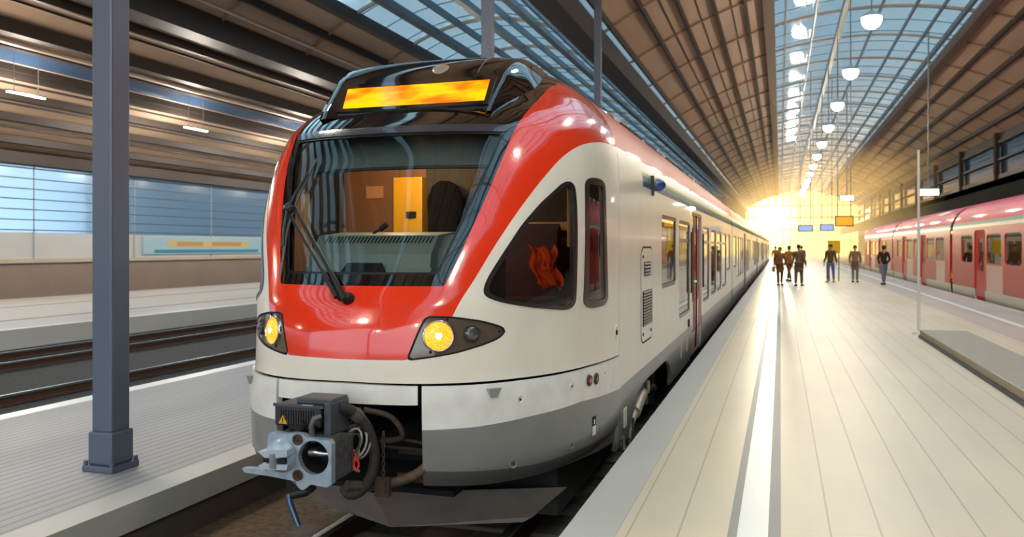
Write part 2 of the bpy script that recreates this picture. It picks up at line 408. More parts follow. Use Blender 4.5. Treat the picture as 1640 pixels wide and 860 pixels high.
# ------------------------------------------------------------------ station: ground, platforms, track
YA, YB = -22.0, 190.0
def slab(name, x0, x1, z0, z1, m, label=None, y0=YA, y1=YB, mb=None):
    o = MB().box(x0, x1, y0, y1, z0, z1).build(name, m); return struct(o, label)
def paving(name, col, joint, pitch, x_off, rough, spots=.12, darkj=.6, width=.012):
    m = bpy.data.materials.new(name); m.use_nodes = True; t = m.node_tree; b = t.nodes['Principled BSDF']; b.inputs['Roughness'].default_value = rough
    g = N(t, 'ShaderNodeNewGeometry'); s = N(t, 'ShaderNodeSeparateXYZ'); t.links.new(g.outputs['Position'], s.inputs[0])
    a = N(t, 'ShaderNodeMath', operation='ADD', i_1=100*pitch-x_off); t.links.new(s.outputs[0], a.inputs[0])
    md = N(t, 'ShaderNodeMath', operation='MODULO', i_1=pitch); t.links.new(a.outputs[0], md.inputs[0])
    lt = N(t, 'ShaderNodeMath', operation='LESS_THAN', i_1=width); t.links.new(md.outputs[0], lt.inputs[0])
    mp = N(t, 'ShaderNodeMapping'); mp.inputs['Scale'].default_value = (1.0, .18, 1); t.links.new(g.outputs['Position'], mp.inputs[0])
    n1 = N(t, 'ShaderNodeTexNoise'); n1.inputs['Scale'].default_value = 1.3; n1.inputs['Detail'].default_value = 4; t.links.new(mp.outputs[0], n1.inputs['Vector'])
    r = N(t, 'ShaderNodeMapRange'); r.inputs[1].default_value = .35; r.inputs[2].default_value = .65; r.inputs[3].default_value = 1-spots; r.inputs[4].default_value = 1.03; t.links.new(n1.outputs[0], r.inputs[0])
    # cross joints
    ay = N(t, 'ShaderNodeMath', operation='ADD', i_1=500.0); t.links.new(s.outputs[1], ay.inputs[0]); my = N(t, 'ShaderNodeMath', operation='MODULO', i_1=1.2); t.links.new(ay.outputs[0], my.inputs[0])
    ly = N(t, 'ShaderNodeMath', operation='LESS_THAN', i_1=.010); t.links.new(my.outputs[0], ly.inputs[0])
    hy = N(t, 'ShaderNodeMath', operation='MULTIPLY', i_1=.25); t.links.new(ly.outputs[0], hy.inputs[0])
    mxj = N(t, 'ShaderNodeMath', operation='MAXIMUM'); t.links.new(lt.outputs[0], mxj.inputs[0]); t.links.new(hy.outputs[0], mxj.inputs[1])
    v = N(t, 'ShaderNodeVectorMath', operation='SCALE'); v.inputs[0].default_value = lin(col)[:3]; t.links.new(r.outputs[0], v.inputs['Scale'])
    mj = N(t, 'ShaderNodeMath', operation='MULTIPLY', i_1=darkj); t.links.new(mxj.outputs[0], mj.inputs[0])
    mx = N(t, 'ShaderNodeMix', data_type='RGBA'); t.links.new(mj.outputs[0], mx.inputs[0]); t.links.new(v.outputs[0], mx.inputs[6]); mx.inputs[7].default_value = lin(joint)
    t.links.new(mx.outputs[2], b.inputs['Base Color']); return m
M_PAVE = paving('platform_paving', '#e2d2b8', '#8a7a66', .279, .27, .42, darkj=.5)
M_PAVE_R = paving('platform_paving_grey', '#c3bab0', '#7d756c', .6, 4.0, .4)
M_PAVE_L = paving('left_platform_ribbed', '#a9a7a8', '#6f6f74', .12, 0, .55, darkj=.5, width=.03)
M_COPE = mat('coping_stone', '#c2bfb8', .45, noise=.06, nscale=2, stretch=(1, .2, 1))
M_TACT = mat('tactile_grey', '#8f8d8c', .5, noise=.08, nscale=3, stretch=(1, .2, 1))
M_WLINE = mat('white_line_paint', '#f4f3f0', .4)
M_FACE = mat('platform_face_concrete', '#5a4f45', .85, noise=.2, nscale=3)
M_BALL = mat('ballast', '#6f5a45', .95, noise=.45, nscale=14, bump=.6)
M_BALLD = mat('ballast_dark', '#4a4644', .95, noise=.45, nscale=14, bump=.6)
M_RAIL = mat('rail_worn_steel', '#a9a6a4', .25, metal=.9); M_RAILS = mat('rail_side_rust', '#4a2e20', .8)
M_SLEEP = mat('sleeper_concrete', '#6e655b', .9, noise=.2)
struct(MB().box(-.98, 4.0, YA, YB, -1.2, 0).build('floor', M_PAVE), 'cream stone station platform between the two trains')
slab('platform_paving_strip', 4.0, 5.72, -1.2, .0, M_PAVE_R)
slab('platform_coping_left', -1.20, -.98+.08, -.30, .004, M_COPE); slab('platform_coping_right', 5.62, 5.92, -.30, .004, M_COPE)
slab('platform_face_left', -1.12, -.98, -1.2, -.30, M_FACE); slab('platform_face_right', 5.72, 5.84, -1.2, -.30, M_FACE)
slab('tactile_strip', -.29, -.0, .0, .006, M_TACT)
slab('platform_line_left', -.237, -.068, .006, .010, M_WLINE); slab('platform_line_right', 4.72, 4.88, .0, .005, M_WLINE)
slab('trackbed_ground', -4.95, -1.0, -1.3, -.86, M_BALL, 'brown ballast bed under the white and red train')
slab('trackbed_right', 5.8, 9.4, -1.3, -.86, M_BALLD)
def track(xc, name_label, y0=YA, y1=YB, sleepers=True):
    t = empty('railway_track', (xc, 0, -.86), name_label, 'track')
    for sg in (1, -1):
        x = xc+sg*.7175
        mb = MB(); mb.prism([(x-.036, RAILZ-.04), (x-.036, RAILZ-.004), (x-.03, RAILZ), (x+.03, RAILZ), (x+.036, RAILZ-.004), (x+.036, RAILZ-.04)], 'y', y0, y1, 0)
        mb.prism([(x-.01, RAILZ-.14), (x-.01, RAILZ-.04), (x+.01, RAILZ-.04), (x+.01, RAILZ-.14)], 'y', y0, y1, 1); mb.prism([(x-.07, RAILZ-.16), (x-.07, RAILZ-.145), (x+.07, RAILZ-.145), (x+.07, RAILZ-.16)], 'y', y0, y1, 1)
        mb.build('rail', [M_RAIL, M_RAILS], t)
    if sleepers:
        first = MB().box(xc-1.25, xc+1.25, -.13, .13, -.90, -.825, 0, .02).build('sleeper', M_SLEEP, t)
        for k in range(1, 70):
            c = first.copy(); COL.objects.link(c); c.location = first.location+Vector((0, .65*k, 0)) if k < 60 else first.location+Vector((0, -.65*(k-59), 0))
    return t
track(XC, 'steel track on brown ballast under the white and red train'); track(7.5, 'track under the red train at the far platform edge', sleepers=False)
# left: low platform, further tracks, second platform, boundary wall
PL = -.38
slab('left_platform_ground', -9.0, -5.2, -1.2, PL, M_PAVE_L, 'grey ribbed low platform left of the train')
slab('left_platform_coping', -5.22, -4.90, -.60, PL+.004, M_COPE); slab('left_platform_face', -5.0, -4.93, -1.2, -.6, M_FACE); slab('left_platform_edge_line', -8.98, -8.72, PL, PL+.005, M_WLINE)
slab('trackbed_left', -18.1, -9.0, -1.3, -.86, M_BALLD)
for xc, lb in ((-10.9, 'track beside the far edge of the low grey platform'), (-15.6, 'track beside the near edge of the second platform')):
    track(xc, lb, sleepers=False)
slab('second_platform_ground', -28.8, -18.0, -1.2, PL, mat('second_platform_stone', '#d6d0c8', .35, noise=.1, nscale=1, stretch=(1, .1, 1))); slab('second_platform_edge_line', -18.3, -18.02, PL, PL+.005, M_WLINE)
for x in (-20.5, -25.0): slab('platform_drain_channel', x, x+.25, PL, PL+.004, M_TACT)
slab('trackbed_far', -32.0, -28.8, -1.3, -.86, M_BALLD)

# ------------------------------------------------------------------ roofs
M_PANEL = mat('ceiling_timber_panel', '#b49c86', .6, noise=.18, nscale=.8, stretch=(1, .15, 1))
M_BEAM = mat('ceiling_beam_dark', '#3a312c', .5, metal=.2); M_BEAMB = mat('beam_blue_grey', '#55636f', .4, metal=.3)
M_RIB = mat('rib_brown', '#9c8672', .6)
def vault(cx, half, zs, za):
    return lambda x: za-(za-zs)*((x-cx)/half)**2
MAINV = vault(4.3, 11.3, 10.15, 13.65); LV = vault(-13.8, 6.8, 10.15, 13.0)
LEAN = lambda x: 10.15+(x+20.6)*(4.45/11.4)
def shell(name, fz, x0, x1, m, th=.06, y0=YA, y1=YB, label=None):
    n = max(2, int(abs(x1-x0)/.6)); xs = np.linspace(x0, x1, n+1)
    pts = [(x, fz(x)) for x in xs]+[(x, fz(x)+th) for x in xs[::-1]]
    mb = MB(); k = len(pts)
    vs = [(p[0], y0, p[1]) for p in pts]+[(p[0], y1, p[1]) for p in pts]
    fs = [(i, (i+1) % k, k+(i+1) % k, k+i) for i in range(k)]
    for i in range(n): fs += [(i, i+1, k-2-i, k-1-i), (k+i, k+i+1, 2*k-2-i, 2*k-1-i)]
    return struct(mb.add(vs, fs).build(name, m), label)
def purlin(x, z, w, h, m=None, y0=YA, y1=YB, name='ceiling_beam'):
    return struct(MB().box(x-w/2, x+w/2, y0, y1, z-h, z).build(name, m or M_BEAM))
def ribs(fz, x0, x1, d, w, step, m, name='ceiling_arch_beam', y0=YA, y1=YB, off=.0):
    xs = np.linspace(x0, x1, 21)
    pts = [(x, fz(x)-off) for x in xs]+[(x, fz(x)-d-off) for x in xs[::-1]]; k = len(pts); n = 20
    mb = MB(); vs = [(p[0], 0, p[1]) for p in pts]+[(p[0], w, p[1]) for p in pts]; fs = [(i, (i+1) % k, k+(i+1) % k, k+i) for i in range(k)]
    for i in range(n): fs += [(i, i+1, k-2-i, k-1-i), (k+i, k+i+1, 2*k-2-i, 2*k-1-i)]
    first = struct(mb.add(vs, fs).build(name, m)); first.location.y = y0+1.2
    y = y0+1.2+step
    while y < y1:
        c = first.copy(); COL.objects.link(c); c.location.y = y; y += step
# main vault
shell('ceiling', MAINV, -6.5, -.35, M_PANEL, label='timber panelled vault over the platform, left slope'); shell('ceiling', MAINV, 8.95, 15.6, M_PANEL, label='timber panelled vault over the platform, right slope')
shell('ceiling_glass_skylight', MAINV, -.35, 8.95, G_ROOF, .03, label='blue tinted glass skylight along the main vault')
shell('ceiling_glass_strip', MAINV, -7.0, -6.5, G_ROOF, .03)
for r in (-.52, 9.15): purlin(r, MAINV(r)+.05, .5, .55, mat('edge_girder_brown', '#5f4c40', .5))
for x in (-1.5, -2.75, -4.0, -5.2, -6.4): purlin(x, MAINV(x)+.02, .10, .30)
for x in (-2.1, -3.4, -4.6): purlin(x, MAINV(x)+.0, .03, .06)
for x in (10.6, 12.0, 13.4, 14.6): purlin(x, MAINV(x)+.02, .12, .30)
for x in (.23, 1.68, 4.76, 6.3, 7.5): purlin(x, MAINV(x)+.02, .09, .20, M_BEAMB)
purlin(3.03, MAINV(3.03)+.02, .24, .4, M_BEAMB); purlin(8.5, MAINV(8.5)+.02, .16, .3, M_BEAMB)
ribs(MAINV, -7.0, 15.6, .10, .14, 6.0, M_RIB)
def glazing(fz, x0, x1, step_, y0=YA, y1=YB, nx=20):
    mb = MB(); y = y0+.5; xs = np.linspace(x0, x1, nx+1)
    while y < y1:
        for a, b_ in zip(xs, xs[1:]):
            mb.add([(a, y, fz(a)-.03), (b_, y, fz(b_)-.03), (b_, y+.04, fz(b_)-.03), (a, y+.04, fz(a)-.03), (a, y, fz(a)+.02), (b_, y, fz(b_)+.02), (b_, y+.04, fz(b_)+.02), (a, y+.04, fz(a)+.02)],
                   [(0, 1, 2, 3), (0, 4, 5, 1), (3, 2, 6, 7)])
        y += 2.4
    return struct(mb.build('ceiling_glazing_bars', M_BEAMB, fixn=False))
glazing(MAINV, -.35, 8.95, 1.5, nx=10)
# left vault
shell('ceiling', LV, -8.9, -7.2, M_PANEL); shell('ceiling', LV, -20.6, -18.0, M_PANEL)
shell('ceiling_glass_skylight', LV, -18.0, -8.9, G_ROOF, .03, label='glass skylight of the left vault')
for x in (-9.1, -17.9): purlin(x, LV(x)+.05, .4, .5)
for x, w in ((-10.2, .12), (-11.3, .35), (-12.6, .12), (-13.8, .35), (-15.2, .12), (-16.5, .40)): purlin(x, LV(x)+.02, w, .35, M_BEAMB)
for x in (-19.2, -8.1): purlin(x, LV(x), .14, .34)
ribs(LV, -20.6, -7.2, .16, .12, 6.0, M_RIB); glazing(LV, -18.0, -8.9, 1.5, nx=10)
for x, w in ((-7.1, .7), (-20.7, .9)): purlin(x, 10.35, w, .9, M_BEAM)
# lean-to roof
def lx(t_): return -20.6-11.4*t_
shell('ceiling', LEAN, lx(.36), -20.6, M_PANEL); shell('ceiling', LEAN, lx(1.04), lx(.45), M_PANEL)
shell('ceiling_glass_strip', LEAN, lx(.45), lx(.36), mat('clerestory_blue', '#39506c', .25, coat=.3), .03)
for t_, w, h in ((.12, .14, .35), (.27, .45, .45), (.35, .3, .3), (.46, .12, .25), (.49, .35, .3), (.605, .35, .3), (.728, .35, .3), (.871, .35, .3), (.985, .9, .5)): purlin(lx(t_), LEAN(lx(t_))+.02, w, h)
for t_ in (.06, .18, .55, .66, .8): purlin(lx(t_), LEAN(lx(t_)), .04, .08)
struct(MB().tube([(lx(.31), YA, LEAN(lx(.31))-.35), (lx(.31), YB, LEAN(lx(.31))-.35)], .12, 12).tube([(-19.6, YA, LV(-19.6)-.5), (-19.6, YB, LV(-19.6)-.5)], .07, 12).build('ceiling_service_pipe', mat('pipe_silver', '#c8b8a8', .3, metal=.7)))
# left boundary wall
WX = -32.0
slab('wall_left_base', WX-.3, WX, -1.3, .95, mat('wall_tan', '#9c8c80', .7, noise=.1, nscale=.6)); slab('wall_left_ledge', WX-.3, WX+.12, .95, 1.12, mat('ledge_pale', '#cbbfae', .5))
slab('wall_left_panel', WX-.3, WX-.06, 1.12, 2.30, mat('wall_panel_white', '#d3d6d6', .35, noise=.08, nscale=.3)); slab('wall_left_glass', WX-.08, WX-.05, 2.30, 5.75, G_WALL, 'tall translucent blue glass wall along the far left side')
mb = MB()
for k in range(8): z = 2.42+k*.46; mb.box(WX-.05, WX+.02, YA, YB, z-.022, z+.022)
struct(mb.build('trim_1', M_BEAMB))
mb = MB()
for k in range(34): y = YA+2+k*6.2; mb.box(WX-.04, WX+.0, y, y+.045, 1.12, 5.75)
struct(mb.build('trim_2', mat('mullion_pale', '#a9b8c8', .5)))
# advertising board (plain colour fields)
mb = MB(); mb.box(WX-.05, WX+.05, 36.4, 47.4, 1.28, 2.22, 0); mb.box(WX+.05, WX+.055, 37.2, 46.6, 1.34, 1.52, 1); mb.box(WX+.05, WX+.055, 38.2, 45.6, 1.64, 2.02, 2)
mb.box(WX+.0551, WX+.057, 39.0, 41.2, 1.72, 1.96, 3); mb.box(WX+.0551, WX+.057, 42.0, 44.8, 1.72, 1.96, 3)
tag(mb.build('advertising_board', [mat('board_pale_blue', '#a8cfe0', .5), mat('board_blue', '#3a90b8', .5), mat('board_cream', '#d8c890', .5), mat('board_tan', '#c9a070', .5)]), 'pale blue advertising board with cream and blue bands on the far left wall', 'billboard')
# end of the hall
YE = YB
M_MUL = mat('end_mullion', '#5a4430', .6)
mb = MB(); xs = np.linspace(-7, 15.6, 16)
for x in xs: mb.box(x-.09, x+.09, YE, YE+.2, 0, MAINV(x)-.1)
for z in (5.5, 8.0, 10.5):
    lo = 4.3-11.3*math.sqrt(max(0, (13.65-z)/3.5)) if z > 10.15 else -7; hi = 4.3+11.3*math.sqrt(max(0, (13.65-z)/3.5)) if z > 10.15 else 15.6
    mb.box(lo, hi, YE, YE+.15, z-.12, z+.12)
struct(mb.build('window_1', M_MUL), 'tall glazed arch closing the far end of the hall')
struct(MB().box(-33, -7.2, YE, YE+.4, -1.3, 13).build('wall_back', mat('end_wall_dark', '#4a4038', .8))); struct(MB().box(15.6, 24, YE, YE+.4, -1.3, 13).build('wall_back_right', mat('end_wall_dark', '#4a4038', .8)))
# right side of the hall
RX = 15.6
slab('right_ground', 9.3, RX+.3, -1.3, 0, M_PAVE_R)
slab('wall_right_base', RX, RX+.4, 0, 6.9, mat('wall_right_brown', '#3e3026', .95, noise=.25, nscale=.5, spec=.05)); slab('wall_right_top', RX, RX+.4, 9.5, 10.3, M_BEAM)
slab('wall_right_glass', RX+.1, RX+.14, 6.9, 9.5, mat('clerestory_dusk', '#26405c', .15, coat=.6), 'dark blue clerestory window band high on the right wall')
for z, h in ((6.9, .3), (8.2, .14), (9.5, .25)): struct(MB().box(RX-.15, RX+.05, YA, YB, z-h/2, z+h/2).build('trim_3', M_BEAM))
for k in range(14): y = 6+k*13.; struct(MB().box(RX-.3, RX, y, y+.6, 0, 10.2).build('wall_pilaster', mat('pilaster_brown', '#54443a', .9, spec=.1)))
struct(MB().box(12.0, RX, YA, YB, 5.2, 5.6).box(12.0, 12.15, YA, YB, 4.3, 5.6).build('right_gallery_slab', mat('gallery_dark', '#1a1614', .9, spec=.1)))
for k in range(3): struct(MB().tube([(12.05, YA, 3.6+k*.25), (12.05, YB, 3.6+k*.25)], .05, 8).build('right_gallery_rail_beam', mat('gallery_rail', '#5a4f48', .4)))
# lit rooms behind the gallery, far along the right wall
first = None
for k in range(18):
    y = 34+k*8.0; o = struct(MB().box(RX-.12, RX-.02, y, y+2.6, 2.6, 4.9, 0).box(RX-.12, RX-.02, y+3.0, y+5.2, 2.6, 4.9, 1).build('window_%d' % (k+2), [mat('lit_window_amber', '#c88a30', .3, emit='#e8a440', estr=.9), mat('window_blue_dusk', '#7c9cd0', .2, emit='#8fb0e8', estr=.45)]))

# ------------------------------------------------------------------ columns
def column(x, y, z0, z1, w, m, label=None):
    mb = MB(); h = w/2; t_ = .03
    mb.box(x-h, x+h, y-h, y+h, z0+.35, z1, 0, .02); mb.box(x-h*1.5, x+h*1.5, y-h*1.5, y+h*1.5, z0, z0+.06, 0, .01); mb.box(x-h*1.2, x+h*1.2, y-h*1.2, y+h*1.2, z0+.06, z0+.36, 0, .02)
    for k in range(4): mb.lathe([(.02, 0), (.02, .04)], (x+(-1)**k*h*1.3, y+(1 if k > 1 else -1)*h*1.3, z0+.06), (0, 0, 1), 8)
    o = mb.build('pillar', m); o['kind'] = 'structure'
    if label: o['label'] = label
    return o
M_COL = mat('column_slate_blue', '#5c6474', .45, metal=.2)
for k, y in enumerate((-4.8, 6.25, 16.7, 27.9)):
    column(-5.85, y, PL, 10.6, .225, M_COL, 'slate blue steel pillar on the low left platform' if k == 1 else None)
# ------------------------------------------------------------------ lamps
M_LAMPW = mat('platform_lamp_white', '#fff6e8', .4, emit='#fff2de', estr=30); M_SHADE = mat('lamp_shade_grey', '#8a8a88', .4, metal=.4)
def pendant(x, y, z, ztop, label, group, power, first=[None], col=(1, .83, .62), size=.8):
    e = empty('pendant_lamp', (x, y, z), label, 'lamp', group)
    mb = MB(); mb.lathe([(.33, .06), (.30, .14), (.14, .24), (.06, .32)], (x, y, z), (0, 0, 1), 20); mb.build('lamp_shade', M_SHADE, e)
    MB().lathe([(0, -.34), (.12, -.32), (.24, -.24), (.31, -.12), (.33, 0), (.32, .06)], (x, y, z), (0, 0, 1), 20).build('lamp_globe', M_LAMPW, e)
    MB().tube([(x, y, z+.28), (x, y, ztop)], .025, 8).build('lamp_rod', M_SHADE, e)
    ld = bpy.data.lights.get('pendant_light_%d' % power)
    if ld is None:
        ld = bpy.data.lights.new('pendant_light_%d' % power, 'POINT'); ld.shadow_soft_size = .36; ld.energy = power; ld.color = col
    l = bpy.data.objects.new('lamp_light', ld); COL.objects.link(l); l.location = (x, y, z-.05); l.parent = e; l.matrix_parent_inverse = wm(e).inverted()
ORD = 'nearest second third fourth fifth sixth seventh eighth ninth tenth eleventh twelfth thirteenth fourteenth'.split()
for k in range(17):
    y = -14+k*9.0; q = k-5
    lb = 'globe pendant lamp of the platform row, overhead and out of the picture' if q < 0 else 'white globe pendant lamp over the platform, %s of the row in the picture' % ORD[q]
    pendant(2.95, y, 9.4, MAINV(2.95)+.03, lb, 'pendant lamps above the platform', 1250)
for k in range(3):  # unseen lamps added to light the train front and far left wall
    pendant(-7.4, -15+k*11, 7.6, 10.3, 'globe pendant lamp added above the low grey platform to light the train front, overhead and out of the picture', 'added pendant lamps above the left platform', 1900)
    pendant(-24.0, -8+k*13, 6.6, 9.2, 'globe pendant lamp added above the second platform to light the left wall, out of the picture on the left', 'added pendant lamps above the second platform', 1901)
for k in range(6):  # battens added to brighten the second platform
    x, y, z = -25.2, 23+k*9.0, 7.0
    e = empty('added_batten_lamp', (x, y, z), 'slim white batten light added under the far left roof, %s of the row from the camera' % 'first second third fourth fifth sixth'.split()[k], 'lamp', 'added batten lights under the far left roof')
    MB().box(x-.06, x+.06, y-.8, y+.8, z, z+.07, 0, .01).build('lamp_housing', M_SHADE, e); MB().box(x-.045, x+.045, y-.77, y+.77, z-.03, z).build('lamp_tube', M_LAMPW, e)
    MB().tube([(x, y-.5, z+.06), (x, y-.5, LEAN(x)+.02)], .012, 6).tube([(x, y+.5, z+.06), (x, y+.5, LEAN(x)+.02)], .012, 6).build('lamp_hangers', M_SHADE, e)
    ld = bpy.data.lights.get('batten_fill_light') or bpy.data.lights.new('batten_fill_light', 'POINT'); ld.energy = 520; ld.color = (1, .90, .78); ld.shadow_soft_size = .25
    l = bpy.data.objects.new('lamp_light', ld); COL.objects.link(l); l.location = (x, y, z-.3); l.parent = e; l.matrix_parent_inverse = wm(e).inverted()
# two bright green-white luminaires far along
for x, y, z, lb in ((4.9, 70.0, 5.25, 'bright green-white floodlight over the far platform, nearer the hall arch'), (7.6, 50.0, 4.4, 'bright green-white floodlight above the far end of the red train')):
    mb = MB(); mb.box(x-.55, x+.55, y, y+.25, z, z+.42, 0, .03); e = mb.build('floodlight', [mat('floodlight_case', '#5a5a58', .5)]); tag(e, lb, 'floodlight')
    MB().box(x-.48, x+.48, y-.012, y, z+.05, z+.37).build('floodlight_lens', mat('floodlight_lens', '#e8fff0', .4, emit='#dcffe8', estr=6), e)
    MB().tube([(x, y+.12, z+.42), (x, y+.12, MAINV(x)-.01)], .04, 8).build('floodlight_rod', M_SHADE, e)

# ------------------------------------------------------------------ the white and red train
RAILZ = -.67
train = empty('passenger_train', (XC, 5.15, RAILZ), 'white and red electric passenger train with lit orange headlamps standing at the platform', 'train')
K = 2.2
zs = lambda s: np.interp(np.abs(s), [0, .25, .5, .75, 1], [.735, .728, .722, .703, .668])
V0 = float(v_of_z(-.30)); VSEAM = lambda s: v_of_z(zs(s))
GS = np.linspace(-1, 1, 201)
GV = np.concatenate([np.linspace(V0, v_of_z(2.9), 120), np.linspace(v_of_z(2.9), VMAX-.004, 40)[1:]])
allT = grid(GS, GV)
mask_poly = [(-.3,1.806),(.278,1.810),(.309,2.06),(.341,2.348),(.373,2.673)]+[(a, b_) for a, b_ in ((.392,2.85),(.417,3.027),(.436,3.13),(.458,3.22),(.490,3.32),(.533,3.43),(.59,3.52),(.66,3.60),(.73,3.67),(.82,3.74),(1.1,3.83),(1.3,5),(-.3,5))]
glass_poly = fillet([(-.2,1.885),(.256,1.888),(.378,2.935),(-.2,2.95)], .02)
def smooth2(pts, n=5):
    return [(p.x, p.y) for p in spline([(a, b_, 0) for a, b_ in pts], n)]
red_poly = [(-.3,1.311),(.199,1.320),(.245,1.50),(.300,1.570)]+smooth2([(.313,1.606),(.330,1.725),(.357,1.875),(.392,2.085),(.443,2.350),(.500,2.590),(.558,2.763),(.628,2.872),(.71,2.932),(.838,2.972),(1.1,2.996)])+[(1.3,5),(-.3,5)]
hl_poly = fillet([(.243,1.609),(.314,1.602),(.387,1.571),(.437,1.530),(.455,1.497),(.439,1.448),(.391,1.405),(.327,1.363),(.263,1.339),(.199,1.320)], .02)
tri_poly = fillet([(.385,1.760),(.428,1.712),(.517,1.661),(.640,1.615),(.668,1.64),(.655,1.866),(.622,2.394),(.606,2.555),(.575,2.57),(.508,2.403),(.462,2.239),(.424,2.037),(.393,1.864)], .05)
quar_poly = fillet([(.668,2.618),(.800,2.622),(.868,1.608),(.722,1.608)], .055)
fM, fG, fR = sdf(mask_poly, K, sym=True), sdf(glass_poly, K, sym=True), sdf(red_poly, K, sym=True)
fH, fT, fQ = sdf(hl_poly, K, sym=True), sdf(tri_poly, K, sym=True), sdf(quar_poly, K, sym=True)
def grown(f, g): return lambda x, y: f(x, y)+g
fseam = lambda s, v: v-VSEAM(s)-.006
up, low = split(allT, fseam)
frame_g, up = split(up, fG)
hlT, up = split(up, fH); triT, up = split(up, fT); quaT, up = split(up, fQ)
blackT, rest = split(up, fM); redT, whiteT = split(rest, fR)
skin('nose_shell', [(redT, 0), (whiteT, 1)], nose, [M_RED, M_WHITE], train, rim=.05, flip=False)
skin('black_front_surround', [(blackT, 0)], nose, [M_BLACK], train, rim=.03)
lining, _ = split(np.concatenate([blackT, redT, whiteT]), lambda s, v: v-v_of_z(.95))
skin('cab_lining', [(lining, 0)], nose, [mat('lining_dark_grey', '#26262a', .7)], train, off=-.055)
def on_nose(s, v, off=0.0):
    p = Vector(nose(s, v, off)); e = 1e-3
    n = (Vector(nose(s+e, v, off))-Vector(nose(s-e, v, off))).cross(Vector(nose(s, v+e, off))-Vector(nose(s, v-e, off))).normalized()
    return p, n
# windscreen: pane, inner rubber frame
ws = skin('windscreen', [(frame_g, 0)], nose, [G_SCREEN], train, off=-.012)
ring, _ = split(frame_g, lambda x, y: .016-fG(x, y))
skin('windscreen_frame', [(ring, 0)], nose, [mat('frame_black', '#0c0c0f', .3)], ws, off=-.002)
# header strip above the glass
hdr = [(-.3, 2.955), (.385, 2.94), (.392, 3.0), (-.3, 3.015)]
hT, _ = split(split(allT, sdf(hdr, K, sym=True))[0], lambda x, y: y-0)
skin('windscreen_header_strip', [(hT, 0)], nose, [mat('header_strip_grey', '#3a3a44', .2, coat=.8)], train, off=.006, rim=.006)
for f, T_, nm in ((fT, triT, 'cab_side_window'), (fQ, quaT, 'cab_narrow_window')):
    for sg in (1, -1):
        Ts = T_[(T_[..., 0].mean(1)*sg) > 0]
        w_ = skin(nm, [(Ts, 0)], nose, [G_SIDE], train, off=-.015)
        # gasket ring around the opening
        big, _ = split(allT[(allT[..., 0].mean(1)*sg) > .3], grown(f, .016 if nm == 'cab_side_window' else .02))
        _, rg = split(big, grown(f, -.012 if nm == 'cab_side_window' else -.03))
        skin('window_gasket', [(rg, 0)], nose, [mat('gasket_brown_black', '#2a2420', .35, coat=.4)], w_, off=.006, rim=.02)
# headlights
for sg in (1, -1):
    Ts = hlT[(hlT[..., 0].mean(1)*sg) > 0]
    h = skin('headlight', [(Ts, 0)], nose, [M_HLH], train, off=-.004)
    big, _ = split(allT[(allT[..., 0].mean(1)*sg) > .1], grown(fH, .006)); _, rg = split(big, grown(fH, -.006))
    skin('headlight_rim', [(rg, 0)], nose, [M_SEAM], h, off=.002)
    for s0, z0, r0, nm in ((.281, 1.052, .098, 'main_lamp'), (.366, 1.060, .055, 'marker_lamp')):
        p, n = on_nose(sg*s0, float(v_of_z(z0)), .004)
        mb = MB(); lit = nm == 'main_lamp'
        mb.lathe([(r0*1.10, -.03), (r0*1.10, .006), (r0*1.0, .010), (r0*.97, .002)], p, n, 32, 1)
        mb.lathe([(r0*.97, .002), (r0*.8, .012), (r0*.5, .019), (r0*.22, .022)], p, n, 32, 0)
        mb.lathe([(r0*.22, .022), (r0*.1, .025), (0, .026)], p, n, 16, 2)
        mb.build(nm, [M_LAMP if lit else M_DIMLENS, M_CHROME if lit else M_AMBRING, M_BULB if lit else M_DIMLENS], h)
    for s0, z0 in ((.262, .945), (.300, 1.16), (.438, 1.066)):
        p, n = on_nose(sg*s0, float(v_of_z(z0)), 0)
        MB().lathe([(.010, -.003), (.010, .004), (0, .005)], p, n, 10, 0).build('headlight_screw', [M_SEAM], h)
# lower skirt: bumper panels, coupler flap
zg = lambda s: np.interp(np.abs(s), [0, .238, .374, .523, .702, .952, 1], [.428, .428, .431, .452, .455, .385, .37])
zb = lambda s: np.interp(np.abs(s), [0, .249, .373, .523, .704, .96, 1], [.155, .150, .125, .095, .075, .023, .02])
zbot = lambda s: np.interp(np.abs(s), [0, .248, .404, .562, .738, 1], [.043, .043, .010, -.008, -.03, -.12])
lowT = low[(low[..., 1].mean(1)) > V0]
lowT, _ = split(lowT, lambda s, v: v-v_of_z(zbot(s)))
lowT, _ = split(lowT, lambda s, v: VSEAM(s)-.008-v)
op_l, op_r = .236, .233
capT, sideT = split(lowT, lambda s, v: .229-np.abs(s))
capT, _ = split(capT, lambda s, v: v-v_of_z(.595))
_, sideT = split(sideT, lambda s, v: .240-np.abs(s))
def bump(s, v, off=0.0):
    z = ZV(np.asarray(v, float))
    o = .018+off-.05*np.clip((.18-z)/.2, 0, 1)**2
    return nose(s, v, o)
skin('coupler_flap', [(capT, 0)], bump, [M_WHITE_D], train, rim=.05)
